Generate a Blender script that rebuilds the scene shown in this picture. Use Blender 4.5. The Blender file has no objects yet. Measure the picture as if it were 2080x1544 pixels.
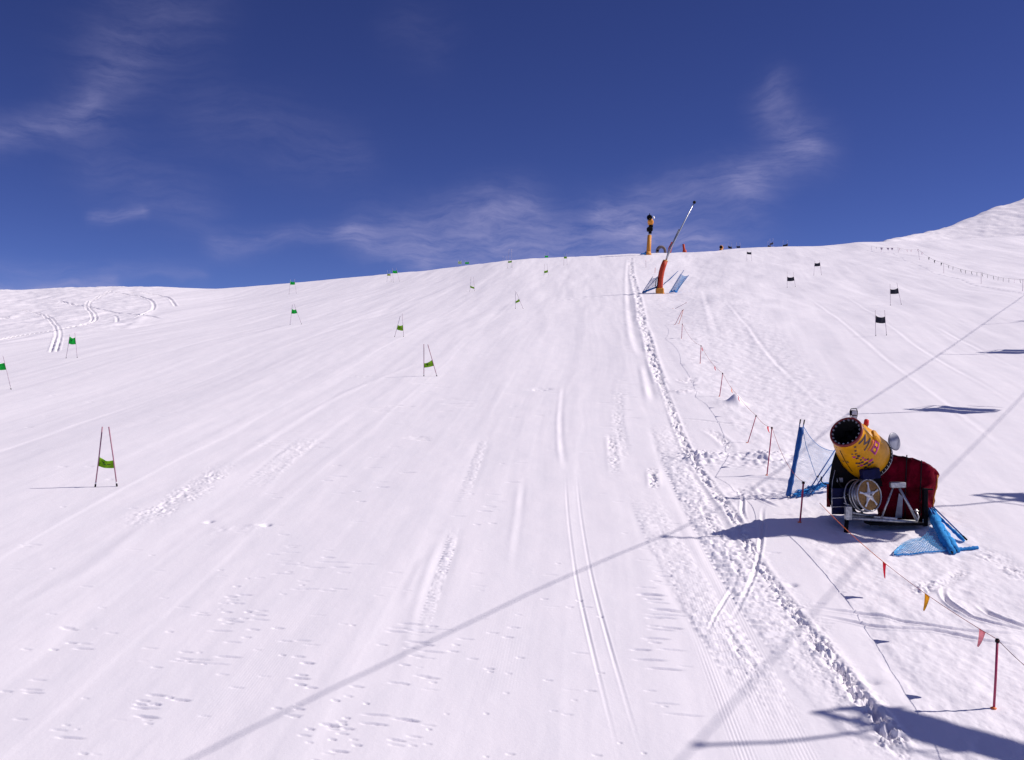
import bpy, math, random
import numpy as np
from mathutils import Vector, Matrix

SC = bpy.context.scene
COL = SC.collection
rad = math.radians

# ------------------------------------------------------------------ camera
F = 2022.0            # focal length in photo pixels (photo 2080 x 1544)
CX, CY = 1040.0, 772.0
cam = bpy.data.cameras.new('camera')
cam.lens = 36.0 * F / 2080.0
cam.sensor_width = 36.0
cam.clip_start = 0.1
cam.clip_end = 6000
camo = bpy.data.objects.new('camera', cam)
camo.location = (0, 0, 0)
camo.rotation_euler = (rad(90), 0, 0)
COL.objects.link(camo)
SC.camera = camo

# ------------------------------------------------------------------ light
SUN_EL, SUN_AZ = rad(41), rad(2.0)      # azimuth measured from +X towards +Y
SUN = Vector((math.cos(SUN_EL)*math.cos(SUN_AZ), math.cos(SUN_EL)*math.sin(SUN_AZ), math.sin(SUN_EL)))
sl = bpy.data.lights.new('sun', 'SUN')
sl.energy = 4.2
sl.angle = rad(0.53)
sl.color = (1.0, 0.915, 0.85)
so = bpy.data.objects.new('sun', sl)
so.rotation_euler = (-SUN).to_track_quat('-Z', 'Y').to_euler()
COL.objects.link(so)

SC.view_settings.view_transform = 'Standard'
SC.view_settings.look = 'None'
SC.view_settings.gamma = 1.0
SC.view_settings.exposure = 0.2
SC.render.resolution_x, SC.render.resolution_y = 1024, 760

class NT:
    """tiny node tree helper"""
    def __init__(s, nt): s.nt = nt; s.n = nt.nodes; s.l = nt.links
    def new(s, t, **k):
        n = s.n.new(t)
        for a, b in k.items(): setattr(n, a, b)
        return n
    def put(s, sock, v):
        if isinstance(v, bpy.types.NodeSocket): s.l.new(v, sock)
        else: sock.default_value = v
    def m(s, op, a, b=0.0, c=0.0, clamp=False):
        n = s.n.new('ShaderNodeMath'); n.operation = op; n.use_clamp = clamp
        s.put(n.inputs[0], a); s.put(n.inputs[1], b); s.put(n.inputs[2], c)
        return n.outputs[0]
    def noise(s, vec, scale, detail=4, rough=.55, dist=0.0):
        n = s.n.new('ShaderNodeTexNoise')
        if vec is not None: s.l.new(vec, n.inputs['Vector'])
        n.inputs['Scale'].default_value = scale; n.inputs['Detail'].default_value = detail
        n.inputs['Roughness'].default_value = rough; n.inputs['Distortion'].default_value = dist
        return n.outputs[0]

world = bpy.data.worlds.new('World'); SC.world = world; world.use_nodes = True
W = NT(world.node_tree); W.n.clear()
sky = W.new('ShaderNodeTexSky'); sky.sky_type = 'NISHITA'; sky.sun_disc = False
sky.sun_elevation = SUN_EL; sky.sun_rotation = rad(90) - SUN_AZ
sky.altitude = 4500; sky.air_density = 0.62; sky.dust_density = 0.0; sky.ozone_density = 2.5
hs = W.new('ShaderNodeHueSaturation')
hs.inputs['Hue'].default_value = 0.526; hs.inputs['Saturation'].default_value = 1.16; hs.inputs['Value'].default_value = 1.0
W.l.new(sky.outputs[0], hs.inputs['Color'])
tc = W.new('ShaderNodeTexCoord')
sep = W.new('ShaderNodeSeparateXYZ'); W.l.new(tc.outputs['Generated'], sep.inputs[0])
az = W.m('MULTIPLY', W.m('ARCTAN2', sep.outputs[0], sep.outputs[1]), 57.2958)
el = W.m('MULTIPLY', W.m('ARCSINE', sep.outputs[2]), 57.2958)
cmb = W.new('ShaderNodeCombineXYZ'); W.l.new(az, cmb.inputs[0]); W.l.new(el, cmb.inputs[1])
wn = W.new('ShaderNodeTexNoise'); W.l.new(cmb.outputs[0], wn.inputs['Vector'])
wn.inputs['Scale'].default_value = .22; wn.inputs['Detail'].default_value = 4
wv = W.new('ShaderNodeVectorMath', operation='SUBTRACT'); W.l.new(wn.outputs['Color'], wv.inputs[0]); wv.inputs[1].default_value = (.5, .5, .5)
ws = W.new('ShaderNodeVectorMath', operation='SCALE'); W.l.new(wv.outputs[0], ws.inputs[0]); ws.inputs['Scale'].default_value = 2.6
wa = W.new('ShaderNodeVectorMath', operation='ADD'); W.l.new(cmb.outputs[0], wa.inputs[0]); W.l.new(ws.outputs[0], wa.inputs[1])
sp2 = W.new('ShaderNodeSeparateXYZ'); W.l.new(wa.outputs[0], sp2.inputs[0])
def pa(px, py):   # photo pixel to azimuth/elevation in degrees
    v = Vector(((px-CX)/F, 1, (CY-py)/F)).normalized()
    return math.degrees(math.atan2(v.x, v.y)), math.degrees(math.asin(v.z))
# veils of cirrus: capsules in azimuth/elevation, broken up by fibrous noise
CAP = [(0,275,180,215,30,.34),(180,210,250,110,50,.12),(250,110,340,10,90,.16),(200,428,290,430,13,.42),
       (430,492,720,470,22,.30),(715,480,850,545,20,.40),(760,478,1060,425,48,.42),(860,525,1280,480,46,.50),
       (1230,432,1440,505,30,.60),(1310,400,1520,370,40,.32),(1520,385,1630,300,46,.34),(1630,290,1570,205,40,.34),
       (0,585,230,572,14,.55),(0,540,400,556,18,.20),(440,240,700,310,65,.11),(200,320,380,420,60,.14),(820,40,880,80,50,.06),
       (1000,480,1500,470,70,.18)]
tot = None
for x0, y0, x1, y1, w, s in CAP:
    a0 = pa(x0, y0); a1 = pa(x1, y1); dx, dy = a1[0]-a0[0], a1[1]-a0[1]; L2 = dx*dx+dy*dy
    qx = W.m('SUBTRACT', sp2.outputs[0], a0[0]); qy = W.m('SUBTRACT', sp2.outputs[1], a0[1])
    t = W.m('MULTIPLY_ADD', qx, dx/L2, W.m('MULTIPLY', qy, dy/L2), clamp=True)
    ex = W.m('SUBTRACT', qx, W.m('MULTIPLY', t, dx)); ey = W.m('SUBTRACT', qy, W.m('MULTIPLY', t, dy))
    d2 = W.m('ADD', W.m('MULTIPLY', ex, ex), W.m('MULTIPLY', ey, ey))
    wd = math.degrees(w/F)
    g = W.m('MULTIPLY', W.m('EXPONENT', W.m('MULTIPLY', d2, -1.0/(wd*wd))), s*.78)
    tot = g if tot is None else W.m('ADD', tot, g)
mp = W.new('ShaderNodeMapping'); W.l.new(wa.outputs[0], mp.inputs['Vector'])
mp.inputs['Rotation'].default_value = (0, 0, rad(-14)); mp.inputs['Scale'].default_value = (.30, 1.7, 1)
fib = W.noise(mp.outputs[0], .8, 9, .66, .0)
mr = W.new('ShaderNodeMapRange'); W.l.new(fib, mr.inputs[0]); mr.inputs[1].default_value = .30; mr.inputs[2].default_value = .72
mr.inputs[3].default_value = .12; mr.inputs[4].default_value = 1.15
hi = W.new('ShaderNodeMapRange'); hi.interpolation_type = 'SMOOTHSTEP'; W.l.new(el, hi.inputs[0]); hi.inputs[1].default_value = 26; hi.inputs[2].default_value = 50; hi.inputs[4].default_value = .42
tot = W.m('ADD', tot, hi.outputs[0])        # unseen cirrus veil overhead, added to lift ambient light in the shadows
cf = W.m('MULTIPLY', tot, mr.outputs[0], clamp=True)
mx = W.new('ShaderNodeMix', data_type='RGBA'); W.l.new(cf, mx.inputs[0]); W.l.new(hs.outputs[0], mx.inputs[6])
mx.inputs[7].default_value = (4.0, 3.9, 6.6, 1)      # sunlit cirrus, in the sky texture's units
CLOUD = mx
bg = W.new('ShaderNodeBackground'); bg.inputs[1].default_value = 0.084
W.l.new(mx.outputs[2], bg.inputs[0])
wo = W.new('ShaderNodeOutputWorld'); W.l.new(bg.outputs[0], wo.inputs[0])

# ------------------------------------------------------------------ numeric helpers
def pchip(xs, ys):
    xs = np.array(xs, float); ys = np.array(ys, float)
    h = np.diff(xs); dl = np.diff(ys)/h; m = np.zeros_like(xs)
    for i in range(1, len(xs)-1):
        if dl[i-1]*dl[i] > 0:
            w1 = 2*h[i]+h[i-1]; w2 = h[i]+2*h[i-1]
            m[i] = (w1+w2)/(w1/dl[i-1]+w2/dl[i])
    m[0] = dl[0]; m[-1] = dl[-1]
    def f(x):
        x = np.clip(np.asarray(x, float), xs[0], xs[-1])
        i = np.clip(np.searchsorted(xs, x)-1, 0, len(xs)-2)
        t = (x-xs[i])/h[i]; t2 = t*t; t3 = t2*t
        return (2*t3-3*t2+1)*ys[i]+(t3-2*t2+t)*h[i]*m[i]+(-2*t3+3*t2)*ys[i+1]+(t3-t2)*h[i]*m[i+1]
    return f
def sstep(x, a, b):
    t = np.clip((x-a)/(b-a), 0, 1); return t*t*(3-2*t)
def vnoise(x, y, seed=0):
    xi = np.floor(x); yi = np.floor(y); fx = x-xi; fy = y-yi
    xi = xi.astype(np.int64); yi = yi.astype(np.int64)
    def hsh(a, b):
        h = (a*374761393 + b*668265263 + seed*982451653) & 0xffffffff
        h = ((h ^ (h >> 13))*1274126177) & 0xffffffff
        h = ((h ^ (h >> 15))*2246822519) & 0xffffffff
        return ((h ^ (h >> 16)) & 0xffff)/32767.5-1.0
    u = fx*fx*fx*(fx*(fx*6-15)+10); v = fy*fy*fy*(fy*(fy*6-15)+10)
    a = hsh(xi, yi); b = hsh(xi+1, yi); c = hsh(xi, yi+1); d = hsh(xi+1, yi+1)
    return (a+(b-a)*u)+((c+(d-c)*u)-(a+(b-a)*u))*v
def fbm(x, y, o=4, seed=0, g=.5):
    s = np.zeros_like(x); a = 1.0; n = 0
    for i in range(o):
        s += a*vnoise(x*(2**i)+i*17.3, y*(2**i)+i*9.1, seed+i); n += a; a *= g
    return s/n

# ------------------------------------------------------------------ lie of the land
P = pchip([-400,-60,0,15.5,32.6,59,79,115,136,175,205,225,250,300,360,460,700,1500],
          [-60,-16.5,-8.1,-5.9,-3.25,.35,3.6,8.6,12.2,18.6,24.0,26.2,27.4,26,18,0,-40,-120])
Cs = pchip([-400,0,30,80,200,400,1500],[.02,.022,.028,.042,.06,.06,.06])
SKY = [(-900,640),(-300,600),(0,590),(60,590),(120,585),(200,583),(260,582),(330,583),(400,586),(450,586),(520,582),(600,575),(700,566),
       (830,553),(920,544),(1000,533),(1060,526),(1150,522),(1220,518),(1290,515.5),(1350,513.5),(1440,512),(1480,508),
       (1560,503),(1650,500),(1750,494),(1830,490),(1900,487),(2080,480),(2600,470)]
ska = np.array([(p[0]-CX)/F for p in SKY]); skt = np.array([(CY-p[1])/F for p in SKY])
skf = pchip(ska, skt)
Th = pchip([-2,.2,.33,.376,.4055,.425,.450,.4748,.4945,.514,.62,.8,1.2],
           [-.6,-.2,.05,.1385,.1442,.1494,.1578,.1672,.1741,.1805,.225,.28,.32])
def z0(x, y):
    return P(y)+Cs(y)*160*np.tanh(x/160)
RA = np.linspace(-1.2, 1.2, 241); RR = np.zeros_like(RA)
def zbase(x, y, hill=True):
    x = np.asarray(x, float); y = np.asarray(y, float)
    ys = np.maximum(y, 20.0); a = x/ys
    z = z0(x, y)+np.minimum(y, 450)*np.interp(a, RA, RR)*sstep(y, 80, 200)
    if hill:
        yr = 520+1300*np.clip(a-.376, -.3, .5)
        zh = yr*Th(np.clip(a, -2, 1.2))-np.where(y < yr, .29, .5)*(np.sqrt((y-yr)**2+20**2)-20)
        zh = np.where(y > 250, zh, -1e3)
        k = 3.0
        z = np.maximum(z, zh)
    return z
yy = np.linspace(90, 330, 481)
for it in range(3):
    s0 = np.array([(zbase(a*yy, yy, False)/yy).max() for a in RA])
    RR = RR+(skf(RA)-s0)
    RR = np.convolve(np.pad(RR, 2, 'edge'), [.1,.2,.4,.2,.1], 'valid')
YS = np.concatenate([np.linspace(9, 60, 700), np.linspace(60.2, 320, 1300)])
def G(px, py, ymin=9.0):
    """where the sight line of a photo pixel meets the slope"""
    a = (px-CX)/F; t = (CY-py)/F
    h = zbase(a*YS, YS, False)-t*YS
    h[YS < ymin] = -1
    k = np.argmax(h >= 0)
    if h[k] < 0: k = int(np.argmax(zbase(a*YS, YS, False)/YS)); y = YS[k]
    elif k == 0: y = YS[0]
    else: y = YS[k-1]+(YS[k]-YS[k-1])*(-h[k-1])/(h[k]-h[k-1])
    return Vector((a*y, y, float(zbase(a*y, y, False))))
def gz(x, y): return float(zbase(x, y, False))
def at(px, py, y):
    return Vector(((px-CX)/F*y, y, (CY-py)/F*y))

# ------------------------------------------------------------------ snow sheet (polar grid centred under the chairlift seat)
NEAR = 17.0
rs = np.concatenate([np.geomspace(1.5, 12, 70)[:-1], np.geomspace(12, 36, 860)[:-1], np.geomspace(36, 330, 720)[:-1], np.geomspace(330, 1100, 260)[:-1], np.geomspace(1100, 1500, 8)])
thf = np.linspace(rad(-31.5), rad(31.5), 1150)
tho = np.linspace(rad(31.5), rad(360-31.5), 220)[1:-1]
th = np.concatenate([thf, tho])
NR, NTH = len(rs), len(th)
RRm, TT = np.meshgrid(rs, th, indexing='ij')
X = RRm*np.sin(TT); Y = RRm*np.cos(TT)
Z = zbase(X, Y)
D = np.zeros_like(Z)
front = sstep(Y, 2, 8)
xb = 5.2+.095*Y
side = sstep(X-xb, -1, 4)
U1 = X-.08*Y; U2 = X-.22*Y
def streak(U, seed):
    w = U+.35*vnoise(U/6, Y/22, seed+50)
    a = .012*fbm(w/.55, Y/14, 3, seed)
    b = .062*fbm(w/2.6, Y/30, 3, seed+7)
    c = .17*fbm(w/9, Y/45, 2, seed+13)
    return a+b+c
grow = .55+.45*sstep(Y, 15, 90)
D += grow*((1-side)*streak(U1, 3)+side*streak(U2, 23))
# bumpier piste on the right
D += side*sstep(Y, 30, 90)*.22*fbm(U2/6.5, Y/12, 2, 71)
D += .007*fbm(X/.7, Y/1.0, 3, 5)*sstep(Y, 8, 15)
D += sstep(Y, 40, 110)*.05*fbm(U1/1.8, Y/14, 2, 91)
# untouched lumpy snow upper left
lump = sstep(-X-(.33*Y), 0, 10)*sstep(Y, 95, 120)
D += lump*.22*fbm(X/2.2, Y/3.0, 4, 31)
# crumbly zone between groomed piste and fence
mid = sstep(X-xb, -.4, .2)*(1-sstep(X-xb-1.5-.07*Y, 0, 2.0))*sstep(Y, 10, 14)
D += mid*.035*fbm(X/.35, Y/.6, 4, 41)*(1-sstep(Y, 60, 160)*.3)
# wind / skier texture on far hill
far = sstep(Y, 330, 420)
D += far*(1.1*fbm(X/22, Y/45, 4, 61)+.5*fbm(X/5, Y/14, 3, 63))
# corduroy left by the groomer
U = U1+.05*np.sin(Y/5)
cm = sstep(vnoise(U/1.6, Y/10, 77), .0, .5)*(1-sstep(Y, 19, 28))*(1-side)
D += cm*.0022*np.sin(2*np.pi*U/.06)
cm2 = (1-sstep(np.abs(X-(4.05+.04*(Y-15))), .55, .75))*(1-sstep(Y, 24, 36))*sstep(Y, 9, 12)
D += cm2*(.55+.45*vnoise(X/.3, Y/3, 66))*.0038*np.sin(2*np.pi*(X-.035*Y)/.062)
# left groomer overlap steps
for off, h in ((-9.5,.06),(-4.6,.05),(-.6,.045),(2.2,.04),(-15.5,.08),(-24,.09)):
    e = U1-off+.12*vnoise(Y/6, Y*0, 8)
    D += .26*h*np.exp(-np.where(e > 0, e/.12, -e/1.0)**2*.9)*(.55+.45*vnoise(Y/18, Y*0+off, 9))*sstep(Y, 5, 12)*(1-side)

def slc(x0, x1, y0, y1):
    """index window of the polar grid that covers a small box in front of the camera"""
    cs = [(x, y) for x in (x0, x1) for y in (y0, y1)]
    t = [math.atan2(x, y) for x, y in cs]; r = [math.hypot(x, y) for x, y in cs]
    i0 = max(0, np.searchsorted(rs, min(min(r), y0))-1); i1 = np.searchsorted(rs, max(r))+1
    j0 = max(0, np.searchsorted(thf, min(t))-1); j1 = np.searchsorted(thf, max(t))+1
    return slice(i0, min(i1, NR)), slice(j0, min(j1, len(thf)))
def polyfield(pts, W):
    """signed distance and arc length to a polyline, within W"""
    dist = np.full(X.shape, 1e3, np.float32); sg = np.zeros(X.shape, np.float32); arc = np.zeros(X.shape, np.float32)
    s0_ = 0
    for (ax, ay), (bx, by) in zip(pts[:-1], pts[1:]):
        L = math.hypot(bx-ax, by-ay)
        if L < 1e-4: continue
        n = max(1, int(L/6))
        for q in range(n):
            px0, py0 = ax+(bx-ax)*q/n, ay+(by-ay)*q/n; px1, py1 = ax+(bx-ax)*(q+1)/n, ay+(by-ay)*(q+1)/n
            S = slc(min(px0, px1)-W, max(px0, px1)+W, max(2, min(py0, py1)-W), max(py0, py1)+W)
            xx = X[S]-px0; yy_ = Y[S]-py0; ux, uy = px1-px0, py1-py0; l = math.hypot(ux, uy); ux /= l; uy /= l
            tt = np.clip(xx*ux+yy_*uy, 0, l); ex = xx-tt*ux; ey = yy_-tt*uy
            d = np.hypot(ex, ey); m = d < dist[S]
            dist[S] = np.where(m, d, dist[S]); sg[S] = np.where(m, np.sign(ux*yy_-uy*xx)*d, sg[S]); arc[S] = np.where(m, s0_+tt+l*q, arc[S])
        s0_ += L
    return dist, sg, arc
def smooth_pts(pp, n=4):
    """Catmull-Rom through ground points of photo pixels"""
    g = [G(*p) for p in pp]; g = [(v.x, v.y) for v in g]
    out = []
    for i in range(len(g)-1):
        p0 = g[max(0, i-1)]; p1 = g[i]; p2 = g[i+1]; p3 = g[min(len(g)-1, i+2)]
        for k in range(n):
            t = k/n
            out.append(tuple(.5*((2*p1[c])+(-p0[c]+p2[c])*t+(2*p0[c]-5*p1[c]+4*p2[c]-p3[c])*t*t+(-p0[c]+3*p1[c]-3*p2[c]+p3[c])*t**3) for c in (0, 1)))
    out.append(g[-1]); return out
def taper(arc, L, a=1.5):
    return sstep(arc, 0, a)*(1-sstep(arc, L-a, L))
def feature(kind, pp, w, h, **k):
    pts = smooth_pts(pp); Wd = w*k.get('reach', 4)+.3
    L = sum(math.hypot(b[0]-a[0], b[1]-a[1]) for a, b in zip(pts[:-1], pts[1:]))
    d, s, arc = polyfield(pts, Wd)
    M = d < Wd
    dd = d[M].astype(float); ss = s[M].astype(float); ar = arc[M].astype(float); xm = X[M]; ym = Y[M]
    env = taper(ar, L, k.get('tp', min(6.0, L*.35)))*(.8+.3*vnoise(ar/k.get('run', 1.7), ar*0, 5))
    if kind == 'groove':
        v = -h*np.exp(-(dd/w)**2)+.45*h*np.exp(-((dd-1.7*w)/(.6*w))**2)
    elif kind == 'ridge':
        v = h*np.exp(-(dd/w)**2)
    elif kind == 'pair':
        g = k['gap']; e1 = np.abs(ss-g/2); e2 = np.abs(ss+g/2)
        v = sum(-h*np.exp(-(e/w)**2)+.5*h*np.exp(-((e-1.6*w)/(.6*w))**2) for e in (e1, e2))
    elif kind == 'ruts':            # rounded ditch with a raised lip on its right
        v = -h*np.exp(-(ss/w)**2)+.8*h*np.exp(-((ss+1.8*w)/(.8*w))**2)
    elif kind == 'tread':
        e = 1-sstep(dd, w*.8, w)
        v = e*(h*.6*np.sin(ar*2*np.pi/k.get('pitch', .30)+2*vnoise(xm/.6, ym/.6, 3))*(vnoise(xm/.5, ar/1.2, 12) > -.1)
               + h*.9*fbm(xm/.14, ym/.22, 3, 15)) - .5*h*np.exp(-((dd-w)/(.12))**2)
    elif kind == 'chunks':
        ww = w*(1+.35*vnoise(ar/.9, ar*0, 8)); e = np.exp(-(dd/ww)**4)
        sc = k.get('sc', .16)
        n = fbm(xm/sc, ym/(sc*1.25), 4, 19, .58); n2 = vnoise(xm/(sc*2.5), ym/(sc*3), 29)
        v = e*(h*1.1*np.sign(n)*np.abs(n)**.55*np.clip(n2+.9, .15, 1.3)-.18*h+.25*h*fbm(xm/(sc*.3), ym/(sc*.35), 2, 49))+.25*h*np.exp(-((dd-1.3*w)/(.5*w))**2)
    D[M] += env*v

feature('chunks', [(1282,524),(1284,560),(1297,610),(1303,650)], .30, .26, tp=1, sc=.42)
feature('chunks', [(1303,650),(1316,690),(1328,740),(1345,785)], .26, .19, tp=1, sc=.24)
berm = [(1340,772),(1345,785),(1362,830),(1384,890),(1408,940),(1436,978),(1462,1012),(1490,1050),
        (1520,1110),(1550,1160),(1590,1215),(1640,1280),(1690,1345),(1745,1415),(1800,1480),(1850,1560)]
feature('chunks', berm, .14, .105, tp=1, sc=.12)
feature('chunks', [(1640,1278),(1690,1345),(1740,1410),(1790,1480),(1835,1560)], .19, .085, tp=1, sc=.10)
feature('chunks', [(1600,1240),(1680,1345),(1735,1410),(1780,1480),(1835,1560)], .50, .015, tp=1, sc=.08)
feature('chunks', berm, .42, .011, tp=1, sc=.09)
feature('chunks', [(1240,880),(1246,930),(1252,980),(1325,960),(1330,1010)][0:3], .16, .05, sc=.12)
feature('chunks', [(1262,780),(1256,840),(1262,900),(1268,950)], .22, .028, sc=.12)
feature('chunks', [(1325,950),(1329,1000)], .14, .07, sc=.12)
feature('ruts', [(1278,524),(1276,570),(1282,640),(1292,690),(1310,730)], .26, .065)
feature('ridge', [(1290,530),(1288,580),(1296,640),(1300,690)], .5, .03)
feature('ruts', [(1310,740),(1322,790),(1332,825)], .18, .06)
feature('tread', [(1335,850),(1360,920),(1400,1000),(1450,1090),(1530,1220),(1600,1310),(1700,1440),(1760,1530)], .45, .045)
feature('tread', [(1300,990),(1340,1080),(1400,1190),(1480,1310),(1570,1440),(1650,1560)], .50, .030)
feature('chunks', [(1400,985),(1430,1040),(1470,1110),(1520,1190),(1570,1260)], .10, .05, sc=.10)
feature('chunks', [(1440,1240),(1500,1320),(1570,1410)], .10, .04, sc=.10)
feature('pair', [(1160,960),(1166,1040),(1180,1140),(1196,1220),(1224,1330),(1262,1470),(1290,1570)], .03, .014, gap=.36)
feature('ruts', [(1146,780),(1140,850),(1144,920),(1158,975)], .10, .02)
feature('ridge', [(900,1080),(872,1150),(852,1210),(836,1280),(815,1380),(800,1450)], .12, .018)
feature('ridge', [(868,1125),(835,1190),(815,1250)], .12, .015)
feature('tread', [(930,1060),(905,1140),(885,1200),(862,1270),(840,1310)], .14, .03, pitch=.18)
feature('tread', [(990,880),(960,960),(935,1030)], .18, .03, pitch=.22)
feature('ruts', [(1068,960),(1062,1010),(1058,1050),(1050,1110),(1045,1180)], .10, .014)
feature('chunks', [(470,935),(420,975),(370,1010),(300,1050),(240,1085)], .55, .045, sc=.13)
feature('ridge', [(480,930),(400,1000),(330,1060)], .5, .05)
feature('tread', [(640,880),(580,930),(500,1000)], .5, .03, pitch=.35)
feature('ridge', [(860,735),(700,800),(520,905),(400,985)], .25, .03)
feature('ridge', [(800,790),(700,850),(600,930),(480,1060)], .18, .012)
feature('ridge', [(330,1035),(190,1150),(60,1220),(-40,1270)], .22, .02)
# ski tracks across the right foreground
feature('groove', [(1630,1232),(1700,1242),(1780,1252),(1870,1268),(1960,1280),(2110,1290)], .055, .07)
feature('groove', [(1630,1247),(1720,1262),(1800,1276),(1900,1282),(2000,1300),(2110,1318)], .055, .07)
feature('groove', [(1920,1185),(1915,1205),(1935,1230),(1990,1258),(2110,1285)], .05, .07)
feature('groove', [(1985,1225),(2010,1245),(2050,1262),(2110,1280)], .06, .06)
feature('chunks', [(1840,1215),(1880,1195),(1935,1175),(1960,1150)], .20, .05, sc=.12)
feature('chunks', [(1960,1105),(2020,1130),(2060,1160),(2110,1190)], .35, .035, sc=.14)
feature('groove', [(1565,1022),(1550,1035),(1548,1075),(1541,1130),(1530,1170),(1500,1235),(1468,1285)], .045, .055)
feature('groove', [(1497,985),(1508,1010),(1508,1040),(1518,1065)], .045, .05)
feature('groove', [(1512,990),(1540,1010),(1560,1022),(1585,1035)], .06, .05)
feature('groove', [(1500,1175),(1475,1215),(1455,1250),(1430,1300)], .035, .025)
feature('groove', [(1330,850),(1400,854),(1480,862),(1560,868),(1640,880)], .10, .06)
feature('groove', [(1310,688),(1350,690),(1400,688),(1425,692)], .12, .09)
feature('groove', [(1370,786),(1420,790),(1470,787)], .08, .07)
feature('groove', [(1390,733),(1440,732),(1460,738)], .08, .07)
feature('groove', [(1470,970),(1540,972),(1620,980),(1680,985)], .12, .06)
feature('chunks', [(1430,870),(1460,890),(1480,910),(1470,925)], .22, .08, sc=.14)
feature('chunks', [(1380,770),(1400,780),(1410,765)], .25, .10, sc=.2)
# snowboard curves upper left
feature('pair', [(226,590),(200,603),(181,612),(179,625),(190,638),(190,650),(165,661),(120,671),(50,684),(-40,700)], .11, .21, gap=.55, reach=9, tp=2, run=12)
feature('pair', [(30,630),(62,632),(92,641),(112,658),(119,680),(112,706),(108,716)], .10, .15, gap=.45, reach=9, tp=3, run=12)
feature('groove', [(120,610),(165,621),(200,627),(245,634),(290,642),(330,648)], .18, .26, tp=3, run=12)
feature('groove', [(215,592),(255,597),(290,604),(309,613),(312,624),(300,634),(270,650)], .18, .24, tp=3, run=12)
feature('groove', [(235,590),(285,594),(325,600),(345,608),(357,621)], .18, .24, tp=3, run=12)
feature('groove', [(185,640),(230,640),(238,648),(236,656)], .14, .13, tp=2)
feature('ridge', [(310,628),(290,645),(262,665),(240,672)], .6, .12)
feature('ridge', [(0,655),(30,640),(52,632)], .6, .12)
feature('ridge', [(-20,705),(60,690),(140,670)], .8, .15)
feature('chunks', [(100,620),(122,616),(130,612)], .6, .30, sc=.5)
feature('chunks', [(0,650),(14,645),(26,640)], .6, .25, sc=.5)
# right hand piste lines
for L_ in ([(1470,610),(1540,690),(1640,790),(1730,880)], [(1500,640),(1580,735),(1640,800)], [(1720,600),(1850,690),(2000,780),(2110,850)],
           [(1640,600),(1760,690),(1900,800),(2110,960)], [(1860,640),(1980,700),(2110,765)], [(1780,880),(1880,960),(2110,1110)]):
    feature('ruts', L_, .15, .018, tp=14)
feature('ruts', [(1430,590),(1445,640),(1460,690)], .25, .03, tp=6)
# dark traverse lines on the far piste
for L_ in ([(700,766),(770,767)], [(1120,612),(1180,607),(1290,599)], [(1200,524),(1240,522),(1276,519)], [(1720,618),(1740,617)], [(1760,735),(1790,733)]):
    feature('groove', L_, .10, .07, tp=1)
# raised pad under the lance gun
g0 = G(1345, 600)
# mound near fence
g1 = G(1495, 822)
S = slc(g1.x-2, g1.x+2, g1.y-2, g1.y+2)
D[S] += .38*np.exp(-((X[S]-g1.x)/.30)**2-((Y[S]-g1.y)/.5)**2)+.12*np.exp(-((X[S]-g1.x+.3)/.8)**2-((Y[S]-g1.y)/.8)**2)
for (px, py, r_, h_) in ((1555,935,1.0,.20),(1430,935,.9,.22),(1545,1000,.8,-.12),(1390,800,.7,.15),(425,1058,.10,-.10),(541,1066,.11,-.10),
                         (455,1075,.35,.02),(520,1068,.30,.03),(1100,792,.5,-.10),(1610,1190,.09,-.09),(1770,1385,.14,-.06)):
    g_ = G(px, py); S = slc(g_.x-3*r_, g_.x+3*r_, g_.y-4*r_, g_.y+4*r_)
    D[S] += h_*np.exp(-((X[S]-g_.x)/r_)**2-((Y[S]-g_.y)/r_)**2)*(1+.5*vnoise(X[S]/.15, Y[S]/.15, 4))
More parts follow.
